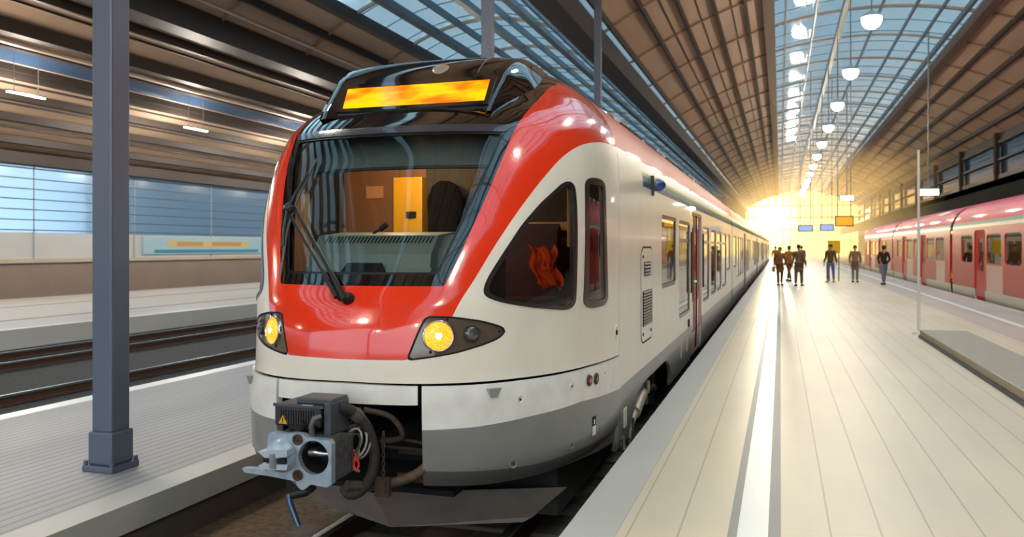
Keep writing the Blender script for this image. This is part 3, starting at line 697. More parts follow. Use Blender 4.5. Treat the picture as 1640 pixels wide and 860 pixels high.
for sg in (1, -1):
    Ts = sideT[(sideT[..., 0].mean(1)*sg) > 0]
    wT, gT = split(Ts, lambda s, v: ZV(v)-zg(s)); gT, dT = split(gT, lambda s, v: ZV(v)-zb(s))
    bp_ = skin('bumper_panel', [(wT, 0), (gT, 1), (dT, 2)], bump, [M_WHITE_D, M_GREY, M_DGREY], train, rim=.05)
    for s0, z0, r0 in ((.49, .583, .032), (.656, .597, .028), (.472, .134, .034), (.657, .142, .03), (.835, .60, .02), (.80, .16, .022)):
        p, n = on_nose(sg*s0, float(v_of_z(z0)), .018 if z0 > .2 else .016)
        mb = MB(); mb.lathe([(r0, -.004), (r0, .003), (r0*.86, .004), (r0*.84, .001), (0, .001)], p, n, 20, 0)
        mb.lathe([(r0*.3, 0), (r0*.3, .004), (0, .005)], p, n, 10, 1); mb.build('jack_cover', [M_GREY if z0 < .2 else M_WHITE_D, M_SEAM], bp_)
    for s0, z0, cm in ((.733, .600, M_REDLENS), (.772, .590, mat('amber_dim', '#8a4a2c', .2, coat=1))):
        p, n = on_nose(sg*s0, float(v_of_z(z0)), .018)
        mb = MB(); mb.lathe([(.046, -.01), (.046, .014), (.036, .018)], p, n, 24, 1); mb.lathe([(.036, .010), (.02, .018), (0, .021)], p, n, 20, 0)
        mb.build('side_marker_lamp', [cm, M_AMBRING], bp_)
    p, n = on_nose(sg*.418, float(v_of_z(.655)), .018)
    x = Vector((0, 0, 1)).cross(n).normalized()*sg; y = Vector((0, 0, 1))
    pts = [p-x*.05+y*.03, p+x*.05+y*.03, p+x*.03-y*.035, p-x*.015-y*.035]; q = [a+n*(.045 if i < 2 else .02) for i, a in enumerate(pts)]
    MB().add(pts+q, [(4, 5, 6, 7), (0, 1, 5, 4), (1, 2, 6, 5), (2, 3, 7, 6), (3, 0, 4, 7)]).build('step_bracket', [mat('bracket_grey', '#a5a29c', .35)], bp_)
    p, n = on_nose(sg*.762, float(v_of_z(.217)), .02); x = Vector((0, 0, 1)).cross(n).normalized()
    mb = MB()
    for (za, zc, mi, hw) in ((-.075, .0, 0, .038), (.0, .075, 1, .038), (.012, .05, 0, .014)):
        a = [p-x*hw+Vector((0, 0, za)), p+x*hw+Vector((0, 0, za)), p+x*hw+Vector((0, 0, zc)), p-x*hw+Vector((0, 0, zc))]
        o_ = .003 if hw > .02 else .005
        mb.add([v+n*o_ for v in a]+a, [(0, 1, 2, 3), (0, 1, 5, 4), (1, 2, 6, 5), (2, 3, 7, 6), (3, 0, 4, 7)], mi)
    mb.build('inspection_label', [mat('label_white', '#e8e6da', .5), M_SEAM], bp_)
for sg in (1, -1):
    p, n = on_nose(sg*.965, float(v_of_z(.89)), 0)
    mb = MB(); mb.lathe([(.065, -.003), (.065, .004), (.055, .006), (.053, .001), (0, .001)], p, n, 28, 0); mb.lathe([(.022, 0), (.022, .012), (0, .014)], p, n, 12, 1)
    mb.build('socket_cover', [M_WHITE, M_SEAM], train)
# dark liner behind the seams, open at the coupler pocket
linT, _ = split(allT, lambda s, v: v_of_z(.95)-v); linT, _ = split(linT, lambda s, v: v-v_of_z(.0))
_, linT = split(linT, sdf([(-.5, -1), (.25, -1), (.25, float(v_of_z(.60))), (-.5, float(v_of_z(.60)))], 1, sym=True))
skin('nose_inner_liner', [(linT, 0)], nose, [M_DARK], train, off=-.11)
# coupler pocket
pk = MB()
pk.box(XC-.62, XC+.66, 6.2, 6.25, -.12, .72); pk.box(XC-.64, XC-.60, 5.36, 6.2, .09, .72); pk.box(XC+.64, XC+.68, 5.36, 6.2, .09, .72); pk.box(XC-.62, XC+.66, 5.3, 6.2, .66, .70)
pk.box(XC-.62, XC+.66, 5.5, 6.2, -.1, -.06)
pk.build('coupler_pocket', [M_DARK], train)
pf = MB(); pf.box(XC+.40, XC+.43, 5.6, 5.64, .08, .62, 0, .004); pf.box(XC+.18, XC+.58, 5.62, 5.66, .14, .17, 0, .004); pf.box(XC+.1, XC+.6, 5.9, 5.95, .5, .62); pf.box(XC+.34, XC+.6, 5.7, 5.74, .30, .34)
pf.lathe([(.03, 0), (.03, .03), (.015, .05)], (XC+.56, 5.35, .49), (0, -1, 0), 12); pf.lathe([(.02, 0), (.02, .3)], (XC+.56, 5.35, .49), (0, 1, 0), 8)
pf.build('pocket_frame', [mat('sooty_steel', '#2c2724', .6, metal=.3)], train)

# ------------------------------------------------------------------ destination display hood
st = [(6.03, 2.69, .735, .74, 6.06, 2.68), (6.13, 2.785, .74, .79, 6.20, 2.775), (6.32, 2.985, .745, .84, 6.34, 2.845), (6.42, 3.10, .75, .865, 6.44, 2.885),
      (6.54, 3.185, .75, .89, 6.54, 2.925), (6.72, 3.26, .74, .905, 6.72, 2.995), (7.0, 3.315, .72, .90, 7.0, 3.085), (7.3, 3.345, .70, .88, 7.3, 3.14), (7.6, 3.36, .66, .86, 7.6, 3.18)]
def base_y(a, z):
    w = float(WV(v_of_z(z))); n = float(NF(z)); return YS-(YS-float(FN(z)))*max(0, 1-(abs(a)/w)**n)**(1/n)
st = [(base_y(a[2]*.75, a[1])-.004 if i == 0 else a[0], a[1], a[2], a[3], base_y(a[3], a[5])+.01 if i < 5 else a[4], a[5]) for i, a in enumerate(st)]
SY = np.array([a[0] for a in st]); tt = np.arange(len(st), dtype=float)
cols = [pchip(tt, [a[i] for a in st]) for i in range(6)]
tk = np.linspace(0, len(st)-1, 49)
def hood_pt(k, u):
    """k station, u -1..1 across (|u|<.7 top, beyond: flank)"""
    Y, Z, at, ab, Yb, Zb = [float(c_(k)) for c_ in cols]
    a = abs(u); sg = 1 if u >= 0 else -1
    crown = .035*min(1, max(0, (k-1.6)/2))
    if a <= .75:
        q = a/.75; return (XC+sg*q*at, Y+.05*q**3*(1 if k < 3 else 0)*0, Z-crown*q**3)
    q = (a-.75)/.25; qq = q
    r = math.sin(q*PI/2)
    return (XC+sg*(at+(ab-at)*q), Y+(Yb-Y)*q, (Z-crown)+(Zb-.02-(Z-crown))*(.25*q+.75*(1-math.cos(q*PI/2))))
us = np.concatenate([np.linspace(-1, -.75, 9), np.linspace(-.75, .75, 25)[1:-1], np.linspace(.75, 1, 9)])
V_ = [hood_pt(k, u) for k in tk for u in us]; nu = len(us)
mb = MB(); mb.add(V_, [(i*nu+j, i*nu+j+1, (i+1)*nu+j+1, (i+1)*nu+j) for i in range(len(tk)-1) for j in range(nu-1)], 0, True)
hood = mb.build('display_hood', [M_BLACK], train, fixn=False)
mb = MB()   # thin seam lines on the hood and the round lamp above the display
for u in (.52,):
    mb.tube([hood_pt(k, u) for k in np.linspace(2.6, 5.0, 12)], .005, 6)
mb.build('hood_joint', [mat('joint_grey', '#6a6058', .4)], hood)
def face(a, z, off):      # point on the flat front of the hood
    k0 = (z-2.785)/(2.985-2.785); return Vector((XC+a, 6.13+k0*.19-off*.73, z+off*.69))
dp = [(-.545, 2.762), (.672, 2.768), (.655, 2.968), (-.60, 2.962)]
mb = MB(); q0 = [face(a, z, .012) for a, z in dp]; q1 = [face(a, z, -.01) for a, z in dp]
mb.add(q0+q1, [(0, 1, 2, 3), (0, 1, 5, 4), (1, 2, 6, 5), (2, 3, 7, 6), (3, 0, 4, 7)])
mb.build('destination_display', [M_DISP], hood)
mb = MB(); o_ = [(-.59, 2.735), (.715, 2.735), (.70, 3.0), (-.65, 3.0)]
O = [face(a, z, .016) for a, z in o_]; I = [face(a, z, .016) for a, z in dp]; O2 = [face(a, z, -.01) for a, z in o_]; I2 = [face(a, z, -.01) for a, z in dp]
mb.add(O+I+O2+I2, [(0, 1, 5, 4), (1, 2, 6, 5), (2, 3, 7, 6), (3, 0, 4, 7), (0, 1, 9, 8), (1, 2, 10, 9), (2, 3, 11, 10), (3, 0, 8, 11), (4, 5, 13, 12), (5, 6, 14, 13), (6, 7, 15, 14), (7, 4, 12, 15)])
mb.build('display_frame', [M_BLACK], hood)
p = Vector(hood_pt(3.2, .17)); mb = MB(); mb.lathe([(.075, -.01), (.07, .006), (.05, .012), (0, .014)], p, (0, -.75, .66), 24)
mb.build('upper_lamp', [mat('upper_lamp_lens', '#9a8274', .2, coat=1)], hood)

# ------------------------------------------------------------------ windscreen wiper
def ns(s, z, o=.03): return tuple(nose(s, float(v_of_z(z)), o))
wp = MB(); p, n = on_nose(-.004, float(v_of_z(1.29)), 0)
wp.lathe([(.045, 0), (.045, .02), (.03, .04), (.03, .05)], p, n, 20); p2, n2 = on_nose(-.03, float(v_of_z(1.30)), 0); wp.lathe([(.03, 0), (.03, .03), (.02, .05)], p2, n2, 16)
wiper = wp.build('windscreen_wiper', [M_RUB], train)
for s0, z0, s1, z1, r in ((-.004, 1.29, -.262, 1.955, .013), (-.032, 1.305, -.284, 1.925, .011)):
    wpts = [ns(s0+(s1-s0)*k/10, z0+(z1-z0)*k/10, .055) for k in range(11)]
    MB().tube(wpts, [r*1.7]*3+[r]*8, 8).build('wiper_arm', [M_RUB], wiper)
bl = [ns(-.237, 2.335, .03), ns(-.252, 2.16, .035), ns(-.268, 1.95, .04), ns(-.276, 1.75, .035), ns(-.270, 1.60, .035), ns(-.268, 1.44, .03)]
blade = MB().tube(spline(bl, 5), [.006]+[.011]*24+[.006], 8).build('wiper_blade', [mat('blade_grey', '#6a6660', .25, metal=.4)], wiper)
MB().tube([ns(-.247, 2.22, .05), ns(-.262, 2.05, .075), ns(-.272, 1.94, .085), ns(-.274, 1.80, .07), ns(-.272, 1.66, .05)], .012, 8).build('blade_bridge', [M_PLAST], wiper)
p = Vector(ns(-.272, 1.94, .07)); MB().lathe([(.035, -.02), (.035, .03), (.02, .04)], p, n, 14).build('wiper_joint', [M_PLAST], wiper)

# ------------------------------------------------------------------ carriages
def car(a, v, off=0.0):
    v = np.asarray(v, float); vv = np.where(v > VMAX, 2*VMAX-v, v); sg = np.where(v > VMAX, -1.0, 1.0)
    return np.stack([XC+sg*(WV(vv)+off*(ZV(vv) < 3.3)), np.asarray(a, float)+0*v, ZV(vv)+off*np.clip((ZV(vv)-2.5)/.8, 0, 1)], -1)
def vz(z): return float(v_of_z(z))
def fold(f): return lambda y, v: f(y, np.where(v > VMAX, 2*VMAX-v, v))
def rect_f(y0, y1, z0, z1, r, g=0): return fold(sdf(rrect(y0, y1, vz(z0), vz(z1), r), 1, g))
M_FRAME = mat('window_frame_black', '#1c1816', .35, coat=.3)
M_DOOR = mat('door_red_paint', '#c9462c', .25, coat=.6)
M_S1, M_S2, M_S3 = mat('stripe_pale_green', '#b4c080', .4), mat('stripe_teal', '#4f8a76', .4), mat('stripe_navy', '#3c4668', .4)
M_ROOFG = mat('roof_grey', '#6d6661', .6)
VR = vz(3.26)
def build_car(y0, y1, wins, doors, stripe0=None, skirt=(), detail=True):
    root = train; vs_ = np.array(sorted(set([vz(z) for z in (-.22, .0, .3, .37, 1, 1.6, 2.2, 2.31, 2.36, 2.41, 2.46)]+list(np.linspace(vz(2.5), VMAX, 16)))))
    vv = np.concatenate([vs_, (2*VMAX-vs_)[::-1][1:]])
    R0 = .10; yy_ = list(np.linspace(y0, y1, int((y1-y0)/.8)+2)); zz_ = []
    for w_ in list(wins)+[(a_, b__, -.1, 2.24) for a_, b__ in doors]:
        yy_ += [w_[0]-.05, w_[0], w_[0]+.05, w_[0]+.1, w_[1]-.1, w_[1]-.05, w_[1], w_[1]+.05]; zz_ += [w_[2], w_[2]+.05, w_[2]+.1, w_[3]-.1, w_[3]-.05, w_[3]]
    for a_, b__ in doors:
        for q_ in np.linspace(a_, b__, 25): yy_.append(q_)
        zz_ += [.67, .72, .77, .82, 1.88, 1.93, 1.98, 2.03]
    for a_, b__, _, _ in skirt: yy_ += list(np.linspace(a_, b__, 24)); zz_ += [.05, .1, .15, .2]
    uniq = lambda a, tol: [x for i, x in enumerate(sorted(a)) if i == 0 or x-sorted(a)[i-1] > tol]
    yy_ = [q for q in uniq(yy_, 1e-3) if y0 <= q <= y1]
    vs_ = np.array(uniq(list(vs_)+[vz(z) for z in zz_], 1e-3)); vv = np.concatenate([vs_, (2*VMAX-vs_)[::-1][1:]])
    T = grid(yy_, vv)
    for y_a, y_b, z_a, z_b in skirt:
        pl = fillet([(y_a, vz(-.3)-.3), (y_a+.25, vz(.0)), (y_a+.8, vz(z_b)), (y_b-.6, vz(z_b)), (y_b-.1, vz(.0)), (y_b, vz(-.3)-.3)], .25)
        _, T = split(T, fold(sdf(pl)))
    objs = []
    for (ya, yb, za, zb_) in wins:
        f = rect_f(ya, yb, za, zb_, .10); gT, T = split(T, f)
        for sd in (0, 1):
          gS = gT[(gT[..., 1].mean(1) > VMAX) == bool(sd)]
          w_ = skin('carriage_window', [(gS, 0)], car, [G_CAR], root, off=-.02)
          big, _ = split(gS, lambda y, v: .055-f(y, v)); skin('window_frame', [(big, 0)], car, [M_FRAME], w_, off=-.008); objs.append(w_)
          if za < .9 and detail and yb-ya > 1.2:
              tv0 = lambda v: np.where(v > VMAX, 2*VMAX-v, v)
              tr, _ = split(gS, lambda y, v: tv0(v)-vz(1.72)); tr, _ = split(tr, lambda y, v: vz(1.78)-tv0(v)); skin('transom', [(tr, 0)], car, [M_FRAME], w_, off=-.006)
    for (ya, yb) in doors:
        f = lambda y, v: np.minimum(np.minimum(y-ya, yb-y), vz(2.24)-np.where(v > VMAX, 2*VMAX-v, v)); dT, T = split(T, f)
        _, fr = split(dT, lambda y, v: np.minimum(np.minimum(y-ya-.05, yb-.05-y), vz(2.20)-np.where(v > VMAX, 2*VMAX-v, v))); skin('door_frame', [(fr, 0)], car, [mat('door_frame_grey', '#b9aca0', .4)], root, off=-.01, rim=.05)
        ym = (ya+yb)/2
        for p_, q_, sd in ((ya+.05, ym-.01, 0), (ym+.01, yb-.05, 0), (ya+.05, ym-.01, 1), (ym+.01, yb-.05, 1)):
            lf, _ = split(dT[(dT[..., 1].mean(1) > VMAX) == bool(sd)], lambda y, v: np.minimum(np.minimum(y-p_, q_-y), vz(2.20)-np.where(v > VMAX, 2*VMAX-v, v))); c_ = (p_+q_)/2; w2 = (q_-p_)*.25
            g_, lf = split(lf, rect_f(c_-w2, c_+w2, .72, 1.98, .08))
            lo, hi = split(lf, lambda y, v: vz(.20)-np.where(v > VMAX, 2*VMAX-v, v))
            d_ = skin('door_leaf', [(hi, 0), (lo, 1)], car, [M_DOOR, mat('door_foot_grey', '#b39a8d', .4)], root, off=-.035, rim=.03)
            skin('door_pane', [(g_, 0)], car, [G_CAR], d_, off=-.045)
        MB().tube([tuple(car(ym, vz(z), -.015)) for z in np.linspace(-.1, 2.2, 8)], .014, 6).build('door_seal', [M_RUB], root)
    tv = lambda v: np.where(v > VMAX, 2*VMAX-v, v)
    gr, T = split(T, lambda y, v: vz(.365)-tv(v)); roofT, T = split(T, lambda y, v: tv(v)-VR); redT_, T = split(T, lambda y, v: tv(v)-2.996)
    gs = [(gr, 1), (roofT, 3), (redT_, 2)]
    if stripe0 is not None:
        lft, T = split(T, lambda y, v: stripe0-y)
        b1, T = split(T, lambda y, v: tv(v)-vz(2.463)); r1, T = split(T, lambda y, v: tv(v)-vz(2.425)); r2, T = split(T, lambda y, v: tv(v)-vz(2.365)); r3, T = split(T, lambda y, v: tv(v)-vz(2.305))
        gs += [(lft, 0), (b1, 0), (r1, 4), (r2, 5), (r3, 6)]
    gs.append((T, 0))
    return skin('carriage_body', gs, car, [M_WHITE, M_GREY, M_ROOFRED, M_ROOFG, M_S1, M_S2, M_S3], root, rim=.04)
wins1 = [(10.5, 12.03, 1.13, 2.06), (12.38, 13.92, .60, 2.05), (16.34, 17.82, .59, 2.05), (18.31, 19.77, .62, 2.03), (19.96, 21.55, .62, 2.02), (21.87, 23.55, .62, 2.02), (23.76, 25.3, 1.0, 2.02)]
build_car(7.615, 26.2, wins1, [(14.21, 16.08)], 9.02, [(8.12, 11.6, -.3, .20)])
wins2 = [(27.3, 29.1, 1.0, 2.02), (29.5, 31.0, .62, 2.02), (31.2, 32.7, .62, 2.02), (32.9, 34.4, .62, 2.02), (37.6, 39.2, .62, 2.02), (39.5, 41.0, .62, 2.02), (41.3, 43.0, 1.0, 2.02)]
n_before = set(train.children)
build_car(26.55, 44.9, wins2, [(35.2, 37.1)], 26.55, detail=False)
car2 = [o for o in train.children if o not in n_before]
def bellows(y):
    mb = MB()
    for i in range(6):
        sec = [car(y+i*.06, v, -.06 if i % 2 else -.12) for v in np.linspace(vz(-.1), 2*VMAX-vz(-.1), 24)]
        mb.add(sec, [])
    n = 24
    mb.f = [[i*n+j, i*n+j+1, (i+1)*n+j+1, (i+1)*n+j] for i in range(5) for j in range(n-1)]; mb.m = [0]*len(mb.f); mb.sm = [False]*len(mb.f)
    return mb.build('gangway_bellows', [M_RUB], train, fixn=False)
bellows(26.22)
for k in range(1, 5):
    for o in car2:
        c = o.copy(); COL.objects.link(c); c.location = o.location+Vector((0, 18.7*k, 0))
        for ch in o.children:
            d = ch.copy(); COL.objects.link(d); d.parent = c
    bellows(26.22+18.7*k)
# roof equipment at the shoulder of the roof
for y0, y1 in ((10.2, 12.6), (14.6, 18.2), (20.0, 24.2), (28, 33), (36, 41)):
    mb = MB(); w1 = .95
    mb.prism([(XC-w1, 3.1), (XC+w1, 3.1), (XC+w1-.06, 3.26), (XC+w1-.26, 3.38), (XC-w1+.26, 3.38), (XC-w1+.06, 3.26)], 'y', y0, y1)
    mb.prism([(y0+.15, 3.27), (y0+.5, 3.40), (y1-.5, 3.40), (y1-.15, 3.27)], 'x', XC-w1+.2, XC+w1-.2)
    mb.build('roof_equipment_cover', [mat('roof_cover_dark', '#3d3a3c', .4, coat=.3)], train)
    for q in range(3):
        ya = y0+.35+q*(y1-y0-.7)/3
        MB().box(XC+w1-.07, XC+w1-.02, ya, ya+(y1-y0)/4.5, 3.13, 3.23, 0, .01).build('roof_vent', [M_SEAM], train)
# underframe
mb = MB(); mb.box(XC-1.2, XC+1.2, 6.3, 8.0, -.42, .12); mb.box(XC-.55, XC+.55, 8.0, 11.9, -.1, .12); mb.box(XC-1.15, XC+1.15, 11.9, 26, -.42, .1); mb.box(XC-1.15, XC+1.15, 26, 120, -.42, .1)
mb.box(XC-1.3, XC+1.2, 8.0, 11.9, .14, .18)
mb.build('underframe', [M_UNDER], train)
# floor and interior of the passenger part
M_INT = mat('interior_beige', '#c8a878', .6); M_INTD = mat('interior_brown', '#6b4a34', .6)
mb = MB(); mb.box(XC-1.36, XC+1.36, 7.62, 119, .40, .44, 1); mb.box(XC-1.2, XC+1.2, 7.62, 119, 2.35, 2.39, 0); mb.build('saloon_floor_and_ceiling', [M_INT, M_INTD], train)
MB().box(XC-.12, XC+.12, 8.2, 118, 2.32, 2.345).build('saloon_light_strip', [mat('saloon_light', '#ffe2b0', .5, emit='#ffd9a0', estr=3.0)], train)
MB().box(XC-1.3, XC+1.25, 11.3, 11.36, .44, 2.34).box(XC-1.3, XC+.2, 13.7, 13.75, .44, 2.34).build('saloon_partition', [mat('partition_yellow', '#d99a1c', .5)], train)
M_SEAT = mat('seat_fabric_orange_brown', '#9a5a30', .8)
def seat(x, y):
    mb = MB(); mb.prism([(y-.25, .80), (y+.25, .84), (y+.25, .92), (y-.25, .90)], 'x', x-.45, x+.45)
    mb.prism([(y+.16, .86), (y+.28, .86), (y+.38, 1.55), (y+.30, 1.60), (y+.24, 1.55)], 'x', x-.45, x+.45); mb.box(x-.05, x+.05, y-.1, y+.1, .44, .82)
    return mb.build('passenger_seat', [M_SEAT], train)
for y in (17.0, 18.8, 20.5, 22.3, 24.2):
    seat(XC+.8, y); seat(XC-.8, y+.4)

# side details of the first carriage
def sidebox(y0, y1, z0, z1, d0, d1, name, m, parent=train, bev=.004):
    x = XC+1.44; return MB().box(x+d0, x+d1, y0, y1, z0, z1, 0, bev).build(name, m, parent)
fl = rect_f(8.85, 9.71, .62, 1.66, .16)
T = grid(np.linspace(8.7, 9.9, 13), np.linspace(vz(.5), vz(1.75), 13))
fin, _ = split(T, fl); ringT, inn = split(fin, lambda y, v: .02-fl(y, v))
flap = skin('service_flap', [(inn, 0)], car, [M_WHITE], train, off=.004, rim=.004)
skin('flap_seam', [(ringT, 0)], car, [M_SEAM], flap, off=.002)
for y0, y1, z0, z1 in ((9.06, 9.52, 1.34, 1.49), (8.97, 9.62, .80, 1.18)):
    mb = MB(); x = XC+1.445
    mb.box(x, x+.004, y0, y1, z0, z1, 1)
    n = int((z1-z0)/.03)
    for i in range(n): z = z0+(z1-z0)*(i+.5)/n; mb.add([(x+.004, y0, z+.011), (x+.004, y1, z+.011), (x+.014, y1, z-.009), (x+.014, y0, z-.009)], [(0, 1, 2, 3)], 0)
    mb.build('vent_grille', [mat('grille_grey', '#8a8176', .5), M_SEAM], flap, fixn=False)
for y0, z0 in ((8.98, 1.55), (8.98, .72), (9.55, .72)):
    MB().lathe([(.018, 0), (.018, .008), (0, .01)], (XC+1.443, y0, z0), (1, 0, 0), 10).build('flap_lock', [M_SEAM], flap)
cmr = MB(); x = XC+1.43; cmr.box(x-.02, x+.03, 9.66, 9.74, 2.24, 2.47, 0, .008); cmr.lathe([(.075, 0), (.075, .05), (.06, .09), (.03, .115), (0, .12)], (x+.03, 9.80, 2.37), (1, .25, -.1), 20, 1)
cmr.build('side_camera', [M_PLAST, mat('camera_dome_blue', '#2c3f8c', .15, coat=1)], train)
for y0 in (14.05, 16.2): sidebox(y0, y0+.03, .9, 1.9, -.01, .03, 'door_grab_rail', [M_RUB])
sidebox(13.6, 13.8, .38, .5, -.005, .012, 'door_control_box', [M_SEAM])
for y0 in (12.6, 13.4): sidebox(y0, y0+.07, .02, .22, -.005, .01, 'skirt_latch', [mat('latch_cream', '#c9bda6', .5)])
sidebox(13.98, 14.30, 2.27, 2.31, -.01, .05, 'door_lamp', [M_BULB])
MB().lathe([(.02, 0), (.02, .02), (0, .025)], (XC+1.41, 15.12, 1.05), (1, 0, 0), 10).build('door_button', [mat('button_green', '#3cd060', .3, emit='#40ff70', estr=.6)], train)
sidebox(7.85, 8.0, -.05, .13, -.004, .004, 'skirt_label', [mat('label_cream', '#ddd8b8', .5)])
# bogie behind the skirt opening
bg_ = MB(); x = XC+1.15
bg_.prism([(8.25, -.38), (8.6, -.18), (9.4, -.22), (9.9, -.32), (10.4, -.22), (11.2, -.18), (11.5, -.38), (11.2, -.5), (10.3, -.55), (9.5, -.55), (8.6, -.5)], 'x', x-.22, x-.06)
bg_.prism([(8.25, -.38), (8.6, -.18), (9.4, -.22), (9.9, -.32), (10.4, -.22), (11.2, -.18), (11.5, -.38), (11.2, -.5), (10.3, -.55), (9.5, -.55), (8.6, -.5)], 'x', XC-1.09, XC-.93)
bogie = bg_.build('bogie', [M_UNDER], train)
for y in (8.75, 11.1):
    for sg in (1, -1):
        w_ = MB(); xx = XC+sg*.72; w_.lathe([(.12, -.09), (.14, -.07), (.36, -.07), (.40, -.07), (.43, -.075), (.43, -.06), (.40, -.055), (.395, .07), (.36, .07), (.33, .05), (.15, .05), (.13, .09)], (xx, y, RAILZ+.40), (sg, 0, 0), 36); w_.build('wheel', [M_RUST], bogie)
    MB().tube([(XC-.75, y, RAILZ+.40), (XC+.75, y, RAILZ+.40)], .08, 14).build('axle', [M_UNDER], bogie)
    ax = MB(); ax.lathe([(.14, 0), (.14, .12), (.10, .16)], (XC+1.0, y, RAILZ+.40), (1, 0, 0), 20); ax.tube([(XC+1.12, y+.1, -.2), (XC+1.12, y+.1, .1)], .09, 14); ax.build('axle_box', [M_DIRTALU], bogie)
M_DAMP = mat('damper_cream_grey', '#b9ad98', .4, metal=.2, noise=.2, nscale=15)
dm = MB(); xd = XC+1.33
dm.tube([(xd, 8.62, -.26), (xd, 9.28, -.10)], .045, 14); dm.tube([(xd, 9.1, -.14), (xd, 9.75, .02)], .07, 16); dm.lathe([(.055, -.05), (.055, .05)], (xd, 8.6, -.27), (1, 0, 0), 14); dm.lathe([(.075, -.06), (.075, .06)], (xd, 9.8, .03), (1, 0, 0), 14)
dm.build('yaw_damper', [M_DAMP], bogie)
MB().box(xd-.16, xd+.02, 9.45, 9.95, .05, .19, 0, .02).box(xd-.12, xd-.02, 9.0, 9.5, -.05, .14, 0, .02).build('damper_bracket', [mat('bracket_cream', '#a39a88', .5, noise=.2)], bogie)
MB().tube([(xd+.05, 8.72, -.12), (xd+.05, 8.72, -.36)], .014, 8).build('hanger_rod', [M_DIRTALU], bogie); MB().tube([(xd+.05, 9.62, .1), (xd+.05, 9.62, -.14)], .02, 8).build('hanger_rod', [M_DIRTALU], bogie)
for y in (8.35, 8.5): MB().tube([(xd, y, -.22), (xd+.02, y, -.34), (xd, y+.1, -.36)], .02, 8).build('cable_hook', [M_DIRTALU], bogie)
MB().lathe([(.13, -.06), (.16, -.03), (.16, .03), (.13, .06)], (XC+1.2, 10.6, -.12), (0, 0, 1), 20).tube([(XC+1.2, 10.6, -.3), (XC+1.2, 10.6, .14)], .13, 18).build('air_spring', [M_RUB], bogie)
MB().tube(spline([(XC+1.42, 7.78, -.13), (XC+1.43, 7.8, -.24), (XC+1.43, 7.9, -.25), (XC+1.42, 7.95, -.14)], 4), .02, 8).build('tow_eye', [M_DIRTALU], train)

# ------------------------------------------------------------------ track-clearing plough
apx, ar = Vector((XC, 5.86, -.48)), 0
pl = MB()
def plow(sg):
    b0 = Vector((XC, 5.86, -.49)); b1 = Vector((XC+sg*.93, 6.28, -.49)); t0 = Vector((XC, 5.55, -.14)); t1 = Vector((XC+sg*1.30, 6.20, -.165)); b2 = Vector((XC+sg*1.0, 6.31, -.45))
    n = Vector((0, .02, .0))
    V_ = [t0, t1, b2, b1, b0]; V2 = [v+Vector((0, .03, -.006)) for v in V_]
    return V_+V2
for sg in (1, -1):
    V_ = plow(sg); pl.add(V_, [(0, 1, 2, 3, 4), (5, 6, 7, 8, 9)]+[(i, (i+1) % 5, 5+(i+1) % 5, 5+i) for i in range(5)])
plough = pl.build('snow_plough', [mat('plough_brown_grey', '#8c817a', .55, noise=.15, nscale=6)], train)
for x in (-.25, .25): MB().box(XC+x-.04, XC+x+.04, 6.1, 6.3, -.40, -.12).build('plough_bracket', [M_UNDER], plough)

# ------------------------------------------------------------------ automatic coupler
cz = .358; fy = 4.56
cp = bpy.data.objects.new('coupler', None); COL.objects.link(cp); cp.parent = train; cp.matrix_parent_inverse = wm(train).inverted(); cp.location = (XC, fy, cz)
def ctag(mb, name, m): return mb.build(name, m, cp)
# face plate with the funnel hole cut out: outline with a round hole
def plate_with_hole(mb, outline, hx, hz, r, y0, y1, mi=0, n=28):
    bm = bmesh.new(); vo_ = [bm.verts.new((p[0], y0, p[1])) for p in outline]; eo = [bm.edges.new((vo_[i], vo_[(i+1) % len(vo_)])) for i in range(len(vo_))]
    vi = [bm.verts.new((hx+r*math.cos(2*PI*k/n), y0, hz+r*math.sin(2*PI*k/n))) for k in range(n)]; ei = [bm.edges.new((vi[i], vi[(i+1) % n])) for i in range(n)]
    r_ = bmesh.ops.triangle_fill(bm, edges=eo+ei, use_beauty=True); fs = [f for f in r_['geom'] if isinstance(f, bmesh.types.BMFace)]
    ex = bmesh.ops.extrude_face_region(bm, geom=fs); vs = [v for v in ex['geom'] if isinstance(v, bmesh.types.BMVert)]
    for v in vs: v.co.y = y1
    mb.bm(bm, mi)
X0 = XC
outl = [(X0-.225, cz-.115), (X0-.215, cz+.125), (X0-.19, cz+.140), (X0-.10, cz+.132), (X0-.03, cz+.142), (X0+.03, cz+.14), (X0+.07, cz+.118), (X0+.215, cz+.112), (X0+.232, cz+.09), (X0+.232, cz-.155), (X0+.20, cz-.175), (X0+.09, cz-.165),
        (X0+.06, cz-.19), (X0+.03, cz-.21), (X0, cz-.19), (X0-.02, cz-.155), (X0-.19, cz-.140), (X0-.39, cz-.130), (X0-.405, cz-.105), (X0-.24, cz-.098)]
mb = MB(); plate_with_hole(mb, outl, X0+.108, cz+.0, .105, fy, fy+.05)
ctag(mb, 'coupler_face_plate', [M_ALU])
mb = MB(); mb.lathe([(.108, 0), (.10, .05), (.085, .14), (.075, .18), (0, .18)], (X0+.108, fy+.02, cz), (0, 1, 0), 28, cap=False)
ctag(mb, 'coupler_funnel', [mat('funnel_inner_dark', '#2e2a28', .45, metal=.4, noise=.3)])  # dark mottled tone inside the funnel hole
mb = MB(); mb.tube([(X0+.03, fy+.10, cz+.01), (X0+.12, fy+.07, cz+.012), (X0+.20, fy+.12, cz+.0)], [.026, .022, .012], 12); mb.lathe([(.035, -.03), (.035, .03)], (X0+.06, fy+.1, cz+.01), (1, 0, .1), 14)
ctag(mb, 'coupler_hook', [M_STEEL])
mb = MB(); cx = X0-.115; mb.lathe([(.108, 0), (.104, .02), (.09, .045), (.065, .065), (0, .075)], (cx, fy, cz+.0), (0, -1, 0), 28)
ctag(mb, 'coupler_cone', [M_ALU])
